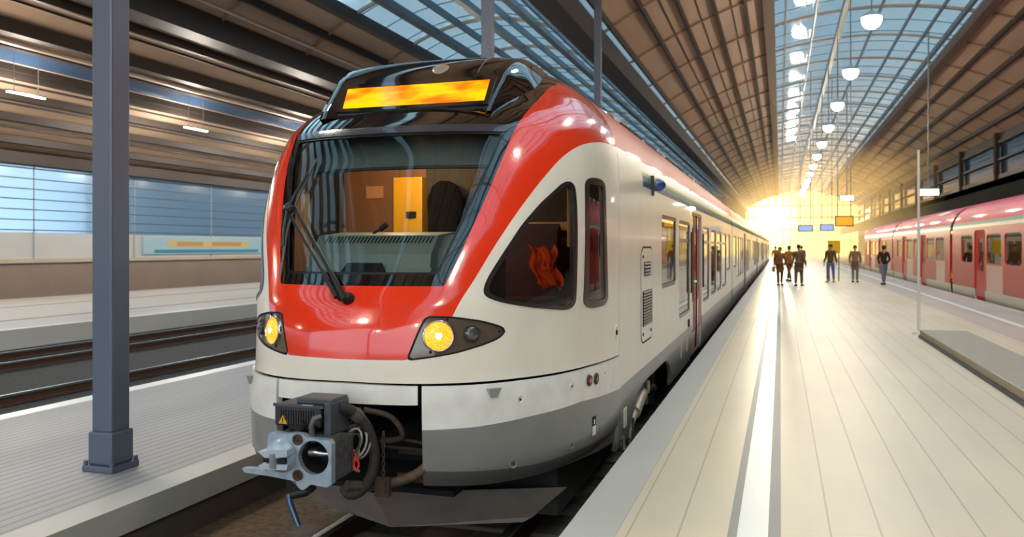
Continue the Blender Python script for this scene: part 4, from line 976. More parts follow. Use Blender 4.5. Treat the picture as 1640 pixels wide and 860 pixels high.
mb = MB(); mb.prism([(cx-.108, cz+.035), (cx+.095, cz+.055), (cx+.10, cz+.02), (cx+.03, cz+.005), (cx-.06, cz+.0)], 'y', fy-.095, fy-.01); mb.prism([(cx-.108, cz-.05), (cx-.06, cz-.035), (cx+.03, cz-.035), (cx+.10, cz-.03), (cx+.09, cz-.065), (cx-.09, cz-.075)], 'y', fy-.09, fy-.01)
ctag(mb, 'cone_jaw', [mat('jaw_steel', '#c2ccd6', .35, metal=.5)])
mb = MB(); mb.lathe([(.03, -.045), (.03, .045)], (cx-.005, fy-.075, cz-.015), (0, 0, 1), 16); mb.box(cx-.075, cx+.08, fy-.085, fy-.07, cz-.03, cz+.005, 1)
ctag(mb, 'cone_bolt', [M_STEEL, M_SEAM])
for dz, dx in ((.105, .0), (-.115, .0)):
    mb = MB(); mb.lathe([(.034, 0), (.034, .012), (.024, .014), (.022, .004), (.010, .004), (.010, .014), (0, .014)], (X0+dx, fy, cz+dz), (0, -1, 0), 18)
    ctag(mb, 'coupler_bolt', [M_RUST])
mb = MB(); mb.box(X0+.0, X0+.222, fy+.205, fy+.30, cz-.15, cz+.10, 0, .012); mb.box(X0+.0, X0+.222, fy+.05, fy+.21, cz+.107, cz+.117); mb.box(X0+.0, X0+.222, fy+.05, fy+.21, cz-.15, cz-.125); mb.box(X0+.214, X0+.224, fy+.05, fy+.21, cz-.15, cz+.11); mb.box(X0-.20, X0+.0, fy+.05, fy+.26, cz-.12, cz+.12, 0, .012)
for k in range(4): mb.box(X0+.215, X0+.232, fy+.06+k*.06, fy+.085+k*.06, cz-.14, cz+.09)
ctag(mb, 'coupler_head_body', [M_DIRTALU])
mb = MB(); mb.tube([(X0, fy+.25, cz), (X0, 6.2, cz-.02)], .09, 16); mb.tube([(X0, fy+.28, cz), (X0, fy+.5, cz)], .12, 16); ctag(mb, 'coupler_shaft', [M_UNDER])
mb = MB(); mb.tube([(X0+.06, fy+.08, cz-.20), (X0+.04, fy+.02, cz-.225), (X0-.04, fy-.03, cz-.235)], .026, 12); ctag(mb, 'lever_pivot', [M_RUB])
mb = MB(); mb.tube([(X0-.045, fy-.03, cz-.225), (X0-.035, fy-.035, cz-.28), (X0+.03, fy-.04, cz-.415)], [.022, .020, .018], 10); ctag(mb, 'uncoupling_lever', [mat('lever_blue_steel', '#5b7690', .3, metal=.8)])
# electric coupler box on top
eb = MB(); ez = .60; eb.box(X0-.235, X0+.10, 4.66, 4.92, ez-.085, ez+.055, 0, .018)
for k in range(14): x = X0-.19+k*.018; eb.box(x, x+.007, 4.652, 4.662, ez-.07, ez+.02)
ebo = eb.build('electric_coupler_box', [M_PLAST], cp)
mb = MB(); mb.box(X0-.10, X0+.16, 4.70, 4.90, ez+.055, ez+.095, 0, .01); mb.box(X0+.12, X0+.17, 4.66, 4.90, ez-.13, ez+.08, 0, .012); mb.box(X0-.24, X0+.12, 4.655, 4.665, ez+.04, ez+.058); mb.build('coupler_box_lid', [mat('lid_grey', '#44474e', .4)], cp)
mb = MB(); mb.tube([(X0+.12, 4.63, ez+.0), (X0+.09, 4.60, ez-.01), (X0+.07, 4.6, ez-.06), (X0+.07, 4.62, ez-.16)], .018, 10); mb.build('coupler_box_handle', [M_DIRTALU], cp)
mb = MB(); mb.box(X0+.0, X0+.08, 4.60, 4.62, ez+.065, ez+.07); mb.build('coupler_box_rail', [M_STEEL], cp)
mb = MB(); c3 = (X0-.165, 4.645, ez-.045); mb.add([(c3[0]-.03, c3[1], c3[2]-.022), (c3[0]+.03, c3[1], c3[2]-.022), (c3[0], c3[1], c3[2]+.03), (c3[0]-.03, c3[1]+.02, c3[2]-.022), (c3[0]+.03, c3[1]+.02, c3[2]-.022), (c3[0], c3[1]+.02, c3[2]+.03)], [(0, 1, 2), (0, 1, 4, 3), (1, 2, 5, 4), (2, 0, 3, 5)], 0)
mb.box(c3[0]-.003, c3[0]+.003, c3[1]-.002, c3[1], c3[2]-.006, c3[2]+.014, 1); mb.box(c3[0]-.003, c3[0]+.003, c3[1]-.002, c3[1], c3[2]-.016, c3[2]-.010, 1)
mb.build('warning_triangle', [mat('warning_yellow', '#e8a818', .5), M_SEAM], cp)
mb = MB(); mb.box(X0-.14, X0+.04, 4.72, 4.88, cz+.12, ez-.08, 0, .01); mb.tube([(X0-.12, 4.66, cz+.15), (X0+.06, 4.66, cz+.165)], .02, 8); mb.tube([(X0-.05, 4.64, cz+.13), (X0+.0, 4.64, cz+.19)], .025, 10); mb.build('coupler_box_mount', [M_SEAM], cp)
# hoses, cables and chain hanging in the pocket
def hose(pts, r, name, m, n=6): return MB().tube(spline(pts, n), r, 10).build(name, m, cp)
hose([(X0+.15, 4.78, .63), (X0+.20, 4.86, .60), (X0+.25, 4.92, .53), (X0+.285, 4.97, .42), (X0+.30, 5.0, .28), (X0+.275, 5.0, .14), (X0+.20, 5.0, .045), (X0+.12, 5.0, .01), (X0+.05, 5.05, .03)], .036, 'brake_hose', [M_HOSE])
MB().lathe([(.042, -.03), (.045, 0), (.042, .03)], (X0+.225, 4.89, .565), (.5, .6, -.6), 14).build('hose_clamp', [M_DIRTALU], cp)
for k, (rr, yy, xx, zz) in enumerate(((.075, 4.86, .22, .40), (.09, 4.90, .225, .385), (.10, 4.95, .22, .375), (.055, 4.84, .235, .39))):
    ci = MB(); ci.tube([(X0+xx+rr*.75*math.cos(a), yy+.04*math.sin(a*1.0), zz+rr*math.sin(a)) for a in np.linspace(0, 2*PI, 22)[:-1]], .008, 6, closed=True)
    ci.build('coiled_cable', [mat('cable_pale', '#a39a90', .5) if k != 3 else M_HOSE], cp)
hose([(X0+.26, 4.85, .36), (X0+.25, 4.86, .3), (X0+.2, 4.84, .25), (X0+.24, 4.9, .2)], .010, 'air_line', [mat('cable_pale', '#a39a90', .5)])
hose([(X0+.15, 4.9, .10), (X0+.3, 5.1, .06), (X0+.5, 5.2, .12), (X0+.62, 5.3, .23), (X0+.66, 5.5, .26)], .034, 'main_air_pipe', [mat('pipe_brown', '#5d4a38', .7, noise=.3, nscale=20)])
hose([(X0+.2, 5.3, .32), (X0+.35, 5.4, .30), (X0+.6, 5.5, .24)], .014, 'thin_pipe', [M_RUST]); hose([(X0+.2, 5.3, .27), (X0+.4, 5.4, .24), (X0+.6, 5.5, .20)], .012, 'thin_pipe', [M_RUST])
hose([(X0+.17, 5.1, .56), (X0+.32, 5.2, .50), (X0+.36, 5.3, .35), (X0+.2, 5.3, .3)], .02, 'pocket_hose', [mat('hose_dusty', '#5c4c3c', .7, noise=.3)])
hose([(X0+.14, 4.9, .46), (X0+.2, 4.95, .48), (X0+.22, 4.95, .52), (X0+.18, 5.0, .58)], .022, 'pocket_hose', [M_HOSE])
MB().box(X0+.33, X0+.60, 5.28, 5.31, .045, .10).build('pipe_bracket', [M_RUST], cp); MB().box(X0+.30, X0+.40, 5.0, 5.05, .01, .14, 0, .01).build('pipe_bracket', [M_RUST], cp)
ch_ = MB()
for k in range(11):
    zc = .43-k*.028; rr = .016
    ch_.tube([(X0+.365+(rr*.6*math.cos(a) if k % 2 else 0), 5.0+(0 if k % 2 else rr*.6*math.cos(a)), zc+rr*1.15*math.sin(a)) for a in np.linspace(0, 2*PI, 11)[:-1]], .004, 5, closed=True)
ch_.build('safety_chain', [M_RUST], cp)
MB().box(X0+.345, X0+.385, 4.985, 5.01, .04, .13, 0, .006).build('chain_lug', [M_RUST], cp)
MB().tube(spline([(X0+.245, 4.82, .36), (X0+.262, 4.815, .32), (X0+.25, 4.81, .26), (X0+.272, 4.81, .235), (X0+.28, 4.82, .27), (X0+.262, 4.82, .31)], 3), .008, 6).build('red_tag', [mat('tag_red', '#e0321a', .4)], cp)

# ------------------------------------------------------------------ driver's cab
cab = bpy.data.objects.new('driver_cab', None); COL.objects.link(cab); cab.parent = train; cab.matrix_parent_inverse = wm(train).inverted(); cab.location = (XC, 6.6, .75)
def cb(mb, name, m): return mb.build(name, m, cab)
M_DASH = mat('dashboard_grey_green', '#7f8c86', .5)
mb = MB(); mb.prism([(XC-.75, 5.7), (XC+.75, 5.7), (XC+1.1, 6.15), (XC+1.32, 6.8), (XC+1.34, 7.55), (XC-1.34, 7.55), (XC-1.32, 6.8), (XC-1.1, 6.15)], 'z', .76, .80); cb(mb, 'cab_floor', [mat('floor_dark', '#26221f', .7)])
mb = MB(); mb.box(XC-1.36, XC-.70, 7.50, 7.56, .74, 2.62, 0); mb.box(XC-.42, XC+1.36, 7.50, 7.56, .74, 2.62, 1); mb.box(XC-.70, XC-.42, 7.52, 7.56, 2.32, 2.62, 0)
mb.box(XC-1.28, XC-1.22, 7.45, 7.5, .74, 2.5, 0)
cb(mb, 'rear_wall', [mat('wall_brown', '#8a5c3e', .55), mat('wall_dark', '#4a423c', .8, spec=.2)])
mb = MB(); mb.box(XC-.70, XC-.40, 7.36, 7.5, 1.0, 2.32, 0, .008); cb(mb, 'yellow_cabinet', [mat('cabinet_yellow', '#e0a010', .45)])
mb = MB(); mb.box(XC-.56, XC-.46, 7.345, 7.36, 1.93, 1.99); mb.box(XC-.545, XC-.475, 7.34, 7.346, 1.945, 1.965); cb(mb, 'cabinet_latch', [M_SEAM])
mb = MB(); mb.box(XC-1.06, XC-.87, 7.485, 7.50, 2.13, 2.25); cb(mb, 'wall_notice', [mat('notice_orange', '#c98a5a', .6)])
mb = MB(); mb.box(XC-1.25, XC+1.25, 6.9, 7.56, 2.60, 2.64); cb(mb, 'cab_ceiling', [mat('ceil_dark', '#3a3a38', .6)])
# coat hanging on the rear wall
bm = bmesh.new(); rows = [(2.27, .05), (2.22, .13), (2.1, .18), (1.9, .17), (1.6, .20), (1.3, .23), (1.1, .24)]
vs = []
for z, w in rows:
    vs.append([bm.verts.new((XC-.17+w*math.cos(a)*(1+.06*math.sin(5*a+z*4)), 7.38+.09*math.sin(a)*(1+.2*math.sin(7*a)), z)) for a in np.linspace(0, 2*PI, 25)[:-1]])
for a, b_ in zip(vs, vs[1:]):
    for i in range(24): bm.faces.new((a[i], a[(i+1) % 24], b_[(i+1) % 24], b_[i]))
bm.faces.new(vs[0])
mb = MB(); mb.bm(bm, 0, True); cb(mb, 'hanging_coat', [mat('coat_black', '#08080b', .95, spec=.1)])
# dashboard with slatted vent
mb = MB(); mb.prism([(5.62, 1.40), (5.66, 1.60), (5.80, 1.74), (6.15, 1.77), (6.4, 1.62), (6.4, .8), (5.62, .8)], 'x', XC-.58, XC+.42)
mb.prism([(5.75, 1.40), (5.80, 1.62), (5.92, 1.735), (6.2, 1.76), (6.4, 1.62), (6.4, .8), (5.75, .8)], 'x', XC+.42, XC+.75)
mb.prism([(5.60, 1.30), (5.60, 1.46), (5.62, 1.50), (5.75, 1.50), (5.75, 1.3)], 'x', XC-.60, XC+.44)
dash = cb(mb, 'dashboard', [M_DASH])
mb = MB()
for k in range(30): x = XC-.50+k*.03; mb.add([(x, 5.735, 1.682), (x+.012, 5.735, 1.682), (x+.022, 5.785, 1.732), (x+.010, 5.785, 1.732)], [(0, 1, 2, 3)])
mb.build('dashboard_vents', [M_SEAM], dash, fixn=False)
mb = MB(); mb.prism([(XC-.33, 1.40), (XC+.12, 1.40), (XC+.05, 1.535), (XC-.22, 1.535)], 'y', 5.58, 5.61); mb.build('wiper_motor_cover', [M_SEAM], cab)
mb = MB(); mb.box(XC+.14, XC+.42, 5.57, 5.60, 1.42, 1.46, 0, .005); mb.build('dash_shelf', [mat('shelf_pale', '#9aa8a4', .4)], cab)
mb = MB(); mb.tube([(XC-.22, 6.0, 1.76), (XC-.14, 6.0, 1.80)], .010, 8); mb.tube([(XC-.16, 6.0, 1.79), (XC-.10, 6.0, 1.83)], .022, 10); mb.build('radio_handset', [M_SEAM], cab)
mb = MB(); mb.lathe([(.0, 0), (.06, .01), (.075, .05), (.05, .10), (0, .11)], (XC-.86, 5.75, 1.55), (0.2, -.8, .3), 20); mb.tube([(XC-.86, 5.78, 1.5), (XC-.86, 5.85, 1.2)], .03, 8); mb.build('cab_floodlight', [mat('spot_grey', '#5a6064', .35)], cab)
mb = MB(); mb.box(XC-1.15, XC-.62, 5.85, 6.3, .8, 1.45, 0, .03); mb.build('side_console', [mat('console_dark', '#34383a', .6)], cab)
# sun blind across the upper windscreen
mb = MB(); rb = [(-.98, 2.60), (1.0, 2.60), (.95, 2.265), (-.88, 2.265)]
n_ = 12; top = [(XC-.98+1.98*i/n_, 6.13+.25*abs(i/n_*2-1)**2.5, 2.60) for i in range(n_+1)]; bot = [(XC-.90+1.82*i/n_, 6.02+.25*abs(i/n_*2-1)**2.5, 2.27) for i in range(n_+1)]
V_ = top+bot+[(x, y+.012, z) for x, y, z in top+bot]; m_ = n_+1
mb.add(V_, [(i, i+1, m_+i+1, m_+i) for i in range(n_)]+[(2*m_+i, 2*m_+i+1, 3*m_+i+1, 3*m_+i) for i in range(n_)]+[(m_+i, m_+i+1, 3*m_+i+1, 3*m_+i) for i in range(n_)])
cb(mb, 'sun_blind', [mat('blind_grey_green', '#66716c', .7)])
MB().tube(bot, .014, 8).build('blind_rail', [mat('blind_rail_dark', '#33383a', .5)], cab)
# driver's seat, orange vest over its back
mb = MB(); mb.box(XC+.45, XC+.98, 6.75, 7.2, 1.10, 1.22, 0, .04); mb.prism([(7.14, 1.16), (7.26, 1.16), (7.38, 1.80), (7.30, 1.86), (7.22, 1.80)], 'x', XC+.47, XC+.96); mb.box(XC+.66, XC+.76, 6.9, 7.0, .74, 1.12)
cb(mb, 'driver_seat', [mat('seat_dark_violet', '#4a3038', .8)])
bm = bmesh.new(); g_ = []
for i in range(9):
    row = []
    for j in range(11):
        x = XC+.72+.24*i/8+.10*j/10; t_ = j/10; z = 1.68-.34*t_+.03*math.sin(i*1.7); y = 7.10-.09*t_-.02*math.sin(i*2.3+j)
        row.append(bm.verts.new((x+.03*math.sin(j*.9), y, z-.05*abs(math.sin(i*1.1)))))
    g_.append(row)
for i in range(8):
    for j in range(10): bm.faces.new((g_[i][j], g_[i+1][j], g_[i+1][j+1], g_[i][j+1]))
bmesh.ops.solidify(bm, geom=bm.faces[:], thickness=.015)
mb = MB(); mb.bm(bm, 0, True); cb(mb, 'safety_vest', [mat('vest_orange', '#ff5a10', .7, emit='#f2581a', estr=0)])
mb = MB(); mb.box(XC+1.05, XC+1.12, 7.20, 7.26, 1.65, 2.45, 0, .01); mb.box(XC+1.17, XC+1.20, 7.2, 7.24, 1.6, 2.45, 0, .01); cb(mb, 'cab_grab_post', [mat('post_tan', '#c99a5c', .5)])
mb = MB(); mb.box(XC+.55, XC+1.2, 7.42, 7.48, 1.80, 1.88, 0, .01); cb(mb, 'cab_shelf', [mat('post_tan', '#c99a5c', .5)])
mb = MB(); mb.lathe([(.0, 0), (.10, .0), (.10, .02), (0, .025)], (XC-.2, 7.0, 2.60), (0, 0, -1), 20); cb(mb, 'cab_lamp', [mat('cab_lamp_lens', '#fff0d0', .4, emit='#ffcf90', estr=14)])
cl = bpy.data.lights.new('cab_lamp_light', 'POINT'); clo = bpy.data.objects.new('cab_lamp_light', cl); COL.objects.link(clo); clo.parent = cab; clo.matrix_parent_inverse = wm(cab).inverted()
clo.location = (XC-.35, 6.65, 2.42); cl.energy = 26; cl.color = (1, .72, .42); cl.shadow_soft_size = .1
# ------------------------------------------------------------------ red train on the right
rt = empty('red_train', (7.5, 20, RAILZ), 'red double-door commuter train with pale window band standing at the right platform edge', 'train')
M_R2 = mat('commuter_red', '#bc1f14', .42, coat=.15); M_R2P = mat('commuter_pink_roof', '#d83c58', .5, coat=.15); M_CREAM = mat('commuter_cream', '#d8cdb8', .4); M_PALE = mat('commuter_pale_panel', '#d9a595', .3, coat=.4)
R_SEC = [(1.40, -.25), (1.45, .1), (1.45, .44), (1.45, 1.12), (1.45, 2.10), (1.44, 2.34), (1.42, 2.46), (1.36, 2.62), (1.20, 2.90), (.95, 3.1), (.5, 3.25), (0, 3.3)]
rz = np.array([p[1] for p in R_SEC]); rwid = np.array([p[0] for p in R_SEC])
def rcar(a, z, off=0.0):
    z = np.asarray(z, float); zz = np.where(z > 3.3, 6.6-z, z); sg = np.where(z > 3.3, 1.0, -1.0)
    return np.stack([7.5+sg*(np.interp(zz, rz, rwid)+off), np.asarray(a, float)+0*z, zz], -1)
def rfold(f): return lambda y, v: f(y, np.where(v > 3.3, 6.6-v, v))
def rr(y0, y1, z0, z1, r=.08): return rfold(sdf(rrect(y0, y1, z0, z1, r)))
rcar_objs = []
zt = np.array([-.2, -.05, 0, .1, .3, .44, .8, .9, .95, 1.0, 1.1, 1.15, 1.2, 1.25, 1.6, 1.85, 1.9, 1.95, 2.0, 2.05, 2.1, 2.15, 2.2, 2.25, 2.34, 2.46, 2.62, 2.76, 2.9, 3.0, 3.1, 3.18, 3.25, 3.28, 3.3])
T = grid(np.linspace(0, 16.6, 84), np.concatenate([zt, (6.6-zt)[::-1][1:]]))
for y0 in (1.2, 3.4, 7.2, 9.4, 13.2): 
    g_, T = split(T, rr(y0, y0+1.8, 1.15, 2.05, .12)); rcar_objs += [skin('carriage_window', [(g_[(g_[..., 1].mean(1) > 3.3) == q], 0)], rcar, [G_CAR], rt, off=-.02, flip=True) for q in (False, True)]
for y0 in (5.4, 11.4):
    d_, T = split(T, rr(y0, y0+1.5, -.05, 2.2, .06)); gl_, d_ = split(d_, rr(y0+.35, y0+1.15, .9, 1.95, .1))
    for q in (False, True):
        dd = skin('door_leaf', [(d_[(d_[..., 1].mean(1) > 3.3) == q], 0)], rcar, [mat('commuter_door_red', '#d4140c', .35, coat=.2)], rt, off=-.03, rim=.04, flip=True); rcar_objs.append(dd)
        skin('door_pane', [(gl_[(gl_[..., 1].mean(1) > 3.3) == q], 0)], rcar, [G_CAR], dd, off=-.05, flip=True)
tz = lambda v: np.where(v > 3.3, 6.6-v, v)
lo, T = split(T, lambda y, v: .30-tz(v)); rf, T = split(T, lambda y, v: tz(v)-2.50); s1, T = split(T, lambda y, v: tz(v)-2.40); s2, T = split(T, lambda y, v: tz(v)-2.30); band, T = split(T, lambda y, v: tz(v)-1.10)
pA, T = split(T, lambda y, v: np.maximum(np.minimum(y-1.0, 2.9-y), np.minimum(y-9.2, 11.2-y)))
rcar_objs.append(skin('carriage_body', [(lo, 2), (rf, 1), (s1, 4), (s2, 2), (band, 0), (pA, 3), (T, 0)], rcar, [M_R2, M_R2P, M_CREAM, M_PALE, M_S2], rt, rim=.04, flip=True))
rcar_objs.append(MB().box(6.3, 8.7, .5, 16.2, -.55, -.2).build('underframe', M_UNDER, rt)); rcar_objs.append(MB().box(6.2, 8.8, .1, 16.5, .40, .44, 1).box(6.3, 8.7, .1, 16.5, 2.35, 2.4).box(7.3, 7.7, .5, 16, 2.31, 2.345, 2).build('carriage_interior', [M_INT, M_INTD, mat('saloon_light_orange', '#ffb060', .5, emit='#ff9a30', estr=9)], rt))
for o in rcar_objs: o.location.y += 18.0
for k in (1, 2):
    for o in rcar_objs:
        c = o.copy(); COL.objects.link(c); c.location = o.location+Vector((0, 17.1*k, 0))
        for ch in o.children: d = ch.copy(); COL.objects.link(d); d.parent = c
for y in (34.6, 51.7): MB().box(6.25, 8.75, y, y+.5, 0, 2.9).build('gangway_bellows', M_RUB, rt)

# ------------------------------------------------------------------ platform furniture and signs
be = empty('platform_plinth', (2.9, 13, 0), 'long low grey plinth with a dark steel edge lying on the right of the platform', 'plinth')
MB().box(2.42, 3.2, 7.1, 16.9, .03, .15, 0, .02).build('plinth_block', mat('plinth_concrete', '#a49a8a', .5, noise=.1), be); MB().box(2.40, 3.22, 7.08, 16.92, 0, .05).build('steel_edge', mat('plinth_edge_dark', '#2c3442', .4, metal=.4), be)
po = empty('lamp_post', (2.5, 17.6, 0), 'slim pale grey post standing on the platform at the far end of the low plinth', 'post')
MB().tube([(2.5, 17.6, 0), (2.5, 17.6, 3.5)], .026, 12).lathe([(.12, 0), (.12, .03), (.06, .06)], (2.5, 17.6, 0), (0, 0, 1), 16).build('post', mat('post_pale', '#dcd4c8', .4, metal=.2), po)
def hangsign(x, y, z, w, h, m, m2, label, cat='sign'):
    e = MB().box(x-w/2, x+w/2, y, y+.15, z, z+h, 0, .02).build('hanging_sign', m); tag(e, label, cat)
    MB().box(x-w/2+.06, x+w/2-.06, y-.01, y, z+.06, z+h-.06).build('sign_face', m2, e)
    MB().tube([(x-w*.35, y+.07, z+h), (x-w*.35, y+.07, MAINV(x)+.04)], .03, 6).tube([(x+w*.35, y+.07, z+h), (x+w*.35, y+.07, MAINV(x)+.04)], .03, 6).build('sign_rod', M_SHADE, e)
M_SB = mat('sign_case_dark', '#2d3038', .5)
hangsign(3.5, 52, 2.85, 1.0, .6, M_SB, mat('sign_face_orange', '#f0a010', .4, emit='#f0a010', estr=.5), 'orange hanging platform sign near the far end of the red train')
hangsign(1.6, 60, 2.7, .95, .45, M_SB, mat('sign_face_blue', '#6c86c0', .4, emit='#a8c0f0', estr=.5), 'blue-white hanging departure display over the crowd, in front of the amber arch')
hangsign(3.15, 64, 2.8, .95, .5, M_SB, mat('sign_face_blue', '#6c86c0', .4), 'pale blue hanging display between the orange sign and the crowd')
sg_ = empty('information_stand', (2.6, 44, 0), 'yellow information board on a grey stand just behind the person in the dark jacket', 'sign')
MB().box(2.2, 2.78, 44, 44.1, 1.35, 1.98, 0, .02).build('board', mat('info_yellow', '#f2c80c', .5), sg_); MB().box(2.24, 2.30, 44, 44.1, 0, 1.37).box(2.68, 2.74, 44, 44.1, 0, 1.37).build('stand_leg', M_SHADE, sg_)
# ------------------------------------------------------------------ people on the platform
def skinfig(name, J, E_, mats, parent, lvl=2, root=0):
    me = bpy.data.meshes.new(name); me.from_pydata([j[0] for j in J], E_, []); me.materials.append(mats)
    o = link(name, me, parent); md = o.modifiers.new('skin', 'SKIN'); md.use_smooth_shade = True
    for i, j in enumerate(J):
        sv = me.skin_vertices[0].data[i]; r = j[1]; sv.radius = (r, r) if not isinstance(r, tuple) else r
        sv.use_root = (i == root)
    s2 = o.modifiers.new('sub', 'SUBSURF'); s2.levels = lvl; s2.render_levels = lvl
    return o
M_SKIN = mat('skin', '#b98a6a', .6)
def person(x, y, h, rz, label, group, top, legs, hair='#3a2a1e', coat=False, stride=.25, arm=.12, bag=None, shoe='#241c18', bagside=1):
    e = empty('person', (0, 0, 0), label, 'person', group)
    def L(p): return p
    st_ = stride
    hip = .93
    # body: one continuous surface, with hands of five fingers
    J = [((0, 0, .98), (.14, .10)), ((0, 0, 1.15), (.125, .09)), ((0, 0, 1.32), (.15, .10)), ((0, 0, 1.43), (.13, .08)), ((0, .0, 1.50), .055), ((0, .01, 1.56), .052), ((0, .015, 1.63), (.078, .095)), ((0, .01, 1.70), (.062, .08))]
    E_ = [(0, 1), (1, 2), (2, 3), (3, 4), (4, 5), (5, 6), (6, 7)]
    def chain(start, pts):
        p = start
        for q, r in pts: J.append((q, r)); E_.append((p, len(J)-1)); p = len(J)-1
        return p
    hands = []
    for sg in (1, -1):
        a = arm*sg
        w = chain(3, [((sg*.17, 0, 1.43), .062), ((sg*.21, -a*.3, 1.30), .05), ((sg*.235, -a*.6-.01, 1.15), .042), ((sg*.24, .03+a, 1.02), .036), ((sg*.24, .06+a*1.4, .91), .028)])
        pm = chain(w, [((sg*.24, .065+a*1.5, .86), (.02, .036))])
        for f in range(4):
            fx = .026-.017*f; Ln = (.036, .042, .040, .030)[f]
            b0 = (sg*.238, .065+a*1.5+fx, .83); chain(pm, [(b0, .009), ((sg*.232, .07+a*1.5+fx, .83-Ln), .008), ((sg*.222, .078+a*1.5+fx, .83-Ln*1.75), .007)])
        chain(pm, [((sg*.225, .10+a*1.5, .85), .010), ((sg*.22, .115+a*1.5, .825), .008)])
        k = st_*sg
        chain(0, [((sg*.09, 0, .90), .095), ((sg*.10, k*.25, .70), .078), ((sg*.10, k*.55, .49), .055), ((sg*.10, k*.75, .32), .052), ((sg*.10, k*1.0-.01, .10), .036), ((sg*.105, k*1.0+.04, .045), .04), ((sg*.11, k+.13, .03), .032)])
    skinfig('body', J, E_, M_SKIN, e, 1)
    # head details
    mb = MB(); mb.lathe([(0, -.0), (.014, .004), (.010, .022), (0, .03)], (0, .105, 1.625), (0, 1, 0), 8)
    for sg in (1, -1): mb.lathe([(0, -.01), (.022, 0), (.018, .01), (0, .014)], (sg*.076, .01, 1.63), (sg, 0, 0), 8)
    mb.build('face_features', M_SKIN, e)
    mb = MB()
    for sg in (1, -1): mb.lathe([(.010, 0), (0, .006)], (sg*.030, .096, 1.655), (0, 1, 0), 8)
    mb.box(-.022, .022, .098, .103, 1.583, 1.590); mb.build('eyes_and_mouth', mat('eye_dark', '#2a1a14', .4), e)
    bm = bmesh.new(); bmesh.ops.create_uvsphere(bm, u_segments=16, v_segments=10, radius=1)
    for v in bm.verts:
        v.co = Vector((v.co.x*.092, v.co.y*.108-.012, v.co.z*.10+1.69))
        if v.co.y > .03 and v.co.z < 1.70: v.co.y = .03
    mb = MB(); mb.bm(bm, 0, True); mb.build('hair', mat('hair_'+hair[1:], hair, .7), e)
    # clothes as looser surfaces over the same joints
    Jt = [((0, 0, .86), (.168, .13)), ((0, 0, 1.0), (.160, .125)), ((0, 0, 1.15), (.155, .12)), ((0, 0, 1.32), (.175, .125)), ((0, 0, 1.45), (.12, .09)), ((0, 0, 1.50), (.07, .07))]; Et = [(0, 1), (1, 2), (2, 3), (3, 4), (4, 5)]
    for sg in (1, -1):
        a = arm*sg; n0 = len(Jt)
        Jt += [((sg*.18, 0, 1.43), .078), ((sg*.215, -a*.3, 1.30), .066), ((sg*.238, -a*.6-.01, 1.15), .058), ((sg*.243, .03+a, 1.02), .052), ((sg*.242, .055+a*1.3, .925), .042)]
        Et += [(4, n0)]+[(n0+i, n0+i+1) for i in range(4)]
    if coat:
        n0 = len(Jt); Jt += [((0, 0, .80), (.19, .16)), ((0, 0, .58), (.215, .19))]; Et += [(0, n0), (n0, n0+1)]
    skinfig('jacket', Jt, Et, mat('cloth_'+top[1:], top, .85), e, 1)
    Jl = [((0, 0, 1.0), (.155, .12))]; El = []
    for sg in (1, -1):
        k = st_*sg; n0 = len(Jl)
        Jl += [((sg*.09, 0, .88), .11), ((sg*.10, k*.25, .70), .092), ((sg*.10, k*.55, .49), .070), ((sg*.10, k*.75, .32), .066), ((sg*.10, k-.01, .11), .056)]
        El += [(0, n0)]+[(n0+i, n0+i+1) for i in range(4)]
    skinfig('trousers', Jl, El, mat('cloth_'+legs[1:], legs, .85), e, 1)
    for sg in (1, -1):
        k = st_*sg; mb = MB(); mb.box(sg*.11-.048, sg*.11+.048, k-.07, k+.20, .0, .075, 0, .03); mb.build('shoe', mat('shoe_'+shoe[1:], shoe, .6), e)
    if bag:
        mb = MB(); mb.box(bagside*.30-.07, bagside*.30+.07, -.12, .16, .62, .88, 0, .04); b_ = mb.build('shoulder_bag', mat('bag_'+bag[1:], bag, .7), e)
        MB().tube(spline([(bagside*.28, .1, .86), (bagside*.16, .12, 1.2), (-bagside*.08, .06, 1.50), (bagside*.1, -.12, 1.3), (bagside*.28, -.06, .86)], 5), .012, 6).build('bag_strap', mat('bag_'+bag[1:], bag, .7), e)
    e.location = (x, y, 0); e.rotation_euler.z = rz; e.scale = (h/1.75,)*3
person(-.02, 38.3, 1.64, PI+.2, 'person in a brown coat with a shoulder bag, walking on the white line', None, '#8a5a30', '#4a3020', coat=True, bag='#a8783c', stride=.12)
person(.40, 43.4, 1.70, .5, 'person in an ochre jacket striding behind the one on the white line', None, '#a86c24', '#6a4820', stride=.32)
person(.74, 37.9, 1.74, -.25, 'person in a long brown-grey coat with their back turned, right of the white line', None, '#7a6048', '#5a4430', coat=True, stride=.12)
person(1.35, 60, 1.72, .1, 'distant person in a dark brown jacket under the blue display', None, '#6a4a30', '#4a3828', stride=.2)
person(2.25, 42.4, 1.76, PI-.3, 'person in a dark green-brown jacket and blue jeans before the yellow board', None, '#5a4a24', '#5a6c9c', stride=.15, shoe='#d8c020')
person(3.35, 42.8, 1.72, PI, 'person in a grey-brown coat with grey trousers, between the yellow board and the red train', None, '#8a6a50', '#807878', coat=True, stride=.10)
person(4.35, 40.5, 1.70, .3, 'person in a dark jacket and blue-grey trousers closest to the side of the red train', None, '#2c2a20', '#707c8c', stride=.2)
person(-.35, 64, 1.70, .0, 'distant person in an amber jacket near the white train beyond the group', None, '#b8842c', '#5c4424', stride=.2)
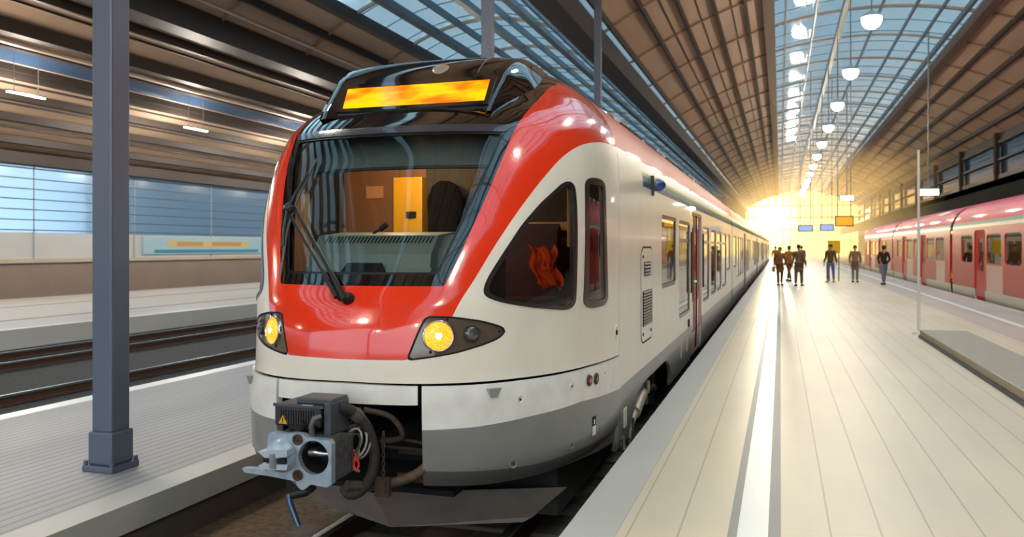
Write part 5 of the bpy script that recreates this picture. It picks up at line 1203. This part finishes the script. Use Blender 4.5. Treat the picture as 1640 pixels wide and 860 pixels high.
# ------------------------------------------------------------------ haze box added for the golden glow round the low sun
hz = MB().box(-6.4, 11.9, 70, 189, .03, 10.1).build('haze', bpy.data.materials.new('hall_haze')); tag(hz, 'warm haze added in the far end of the hall for its golden glow', 'haze', kind='stuff')
m = hz.data.materials[0]; m.use_nodes = True; t = m.node_tree; t.nodes.clear(); o = N(t, 'ShaderNodeOutputMaterial'); vs_ = N(t, 'ShaderNodeVolumeScatter'); vs_.inputs['Color'].default_value = (1, .74, .38, 1); vs_.inputs['Density'].default_value = .0065; vs_.inputs['Anisotropy'].default_value = .72
t.links.new(vs_.outputs[0], o.inputs['Volume'])
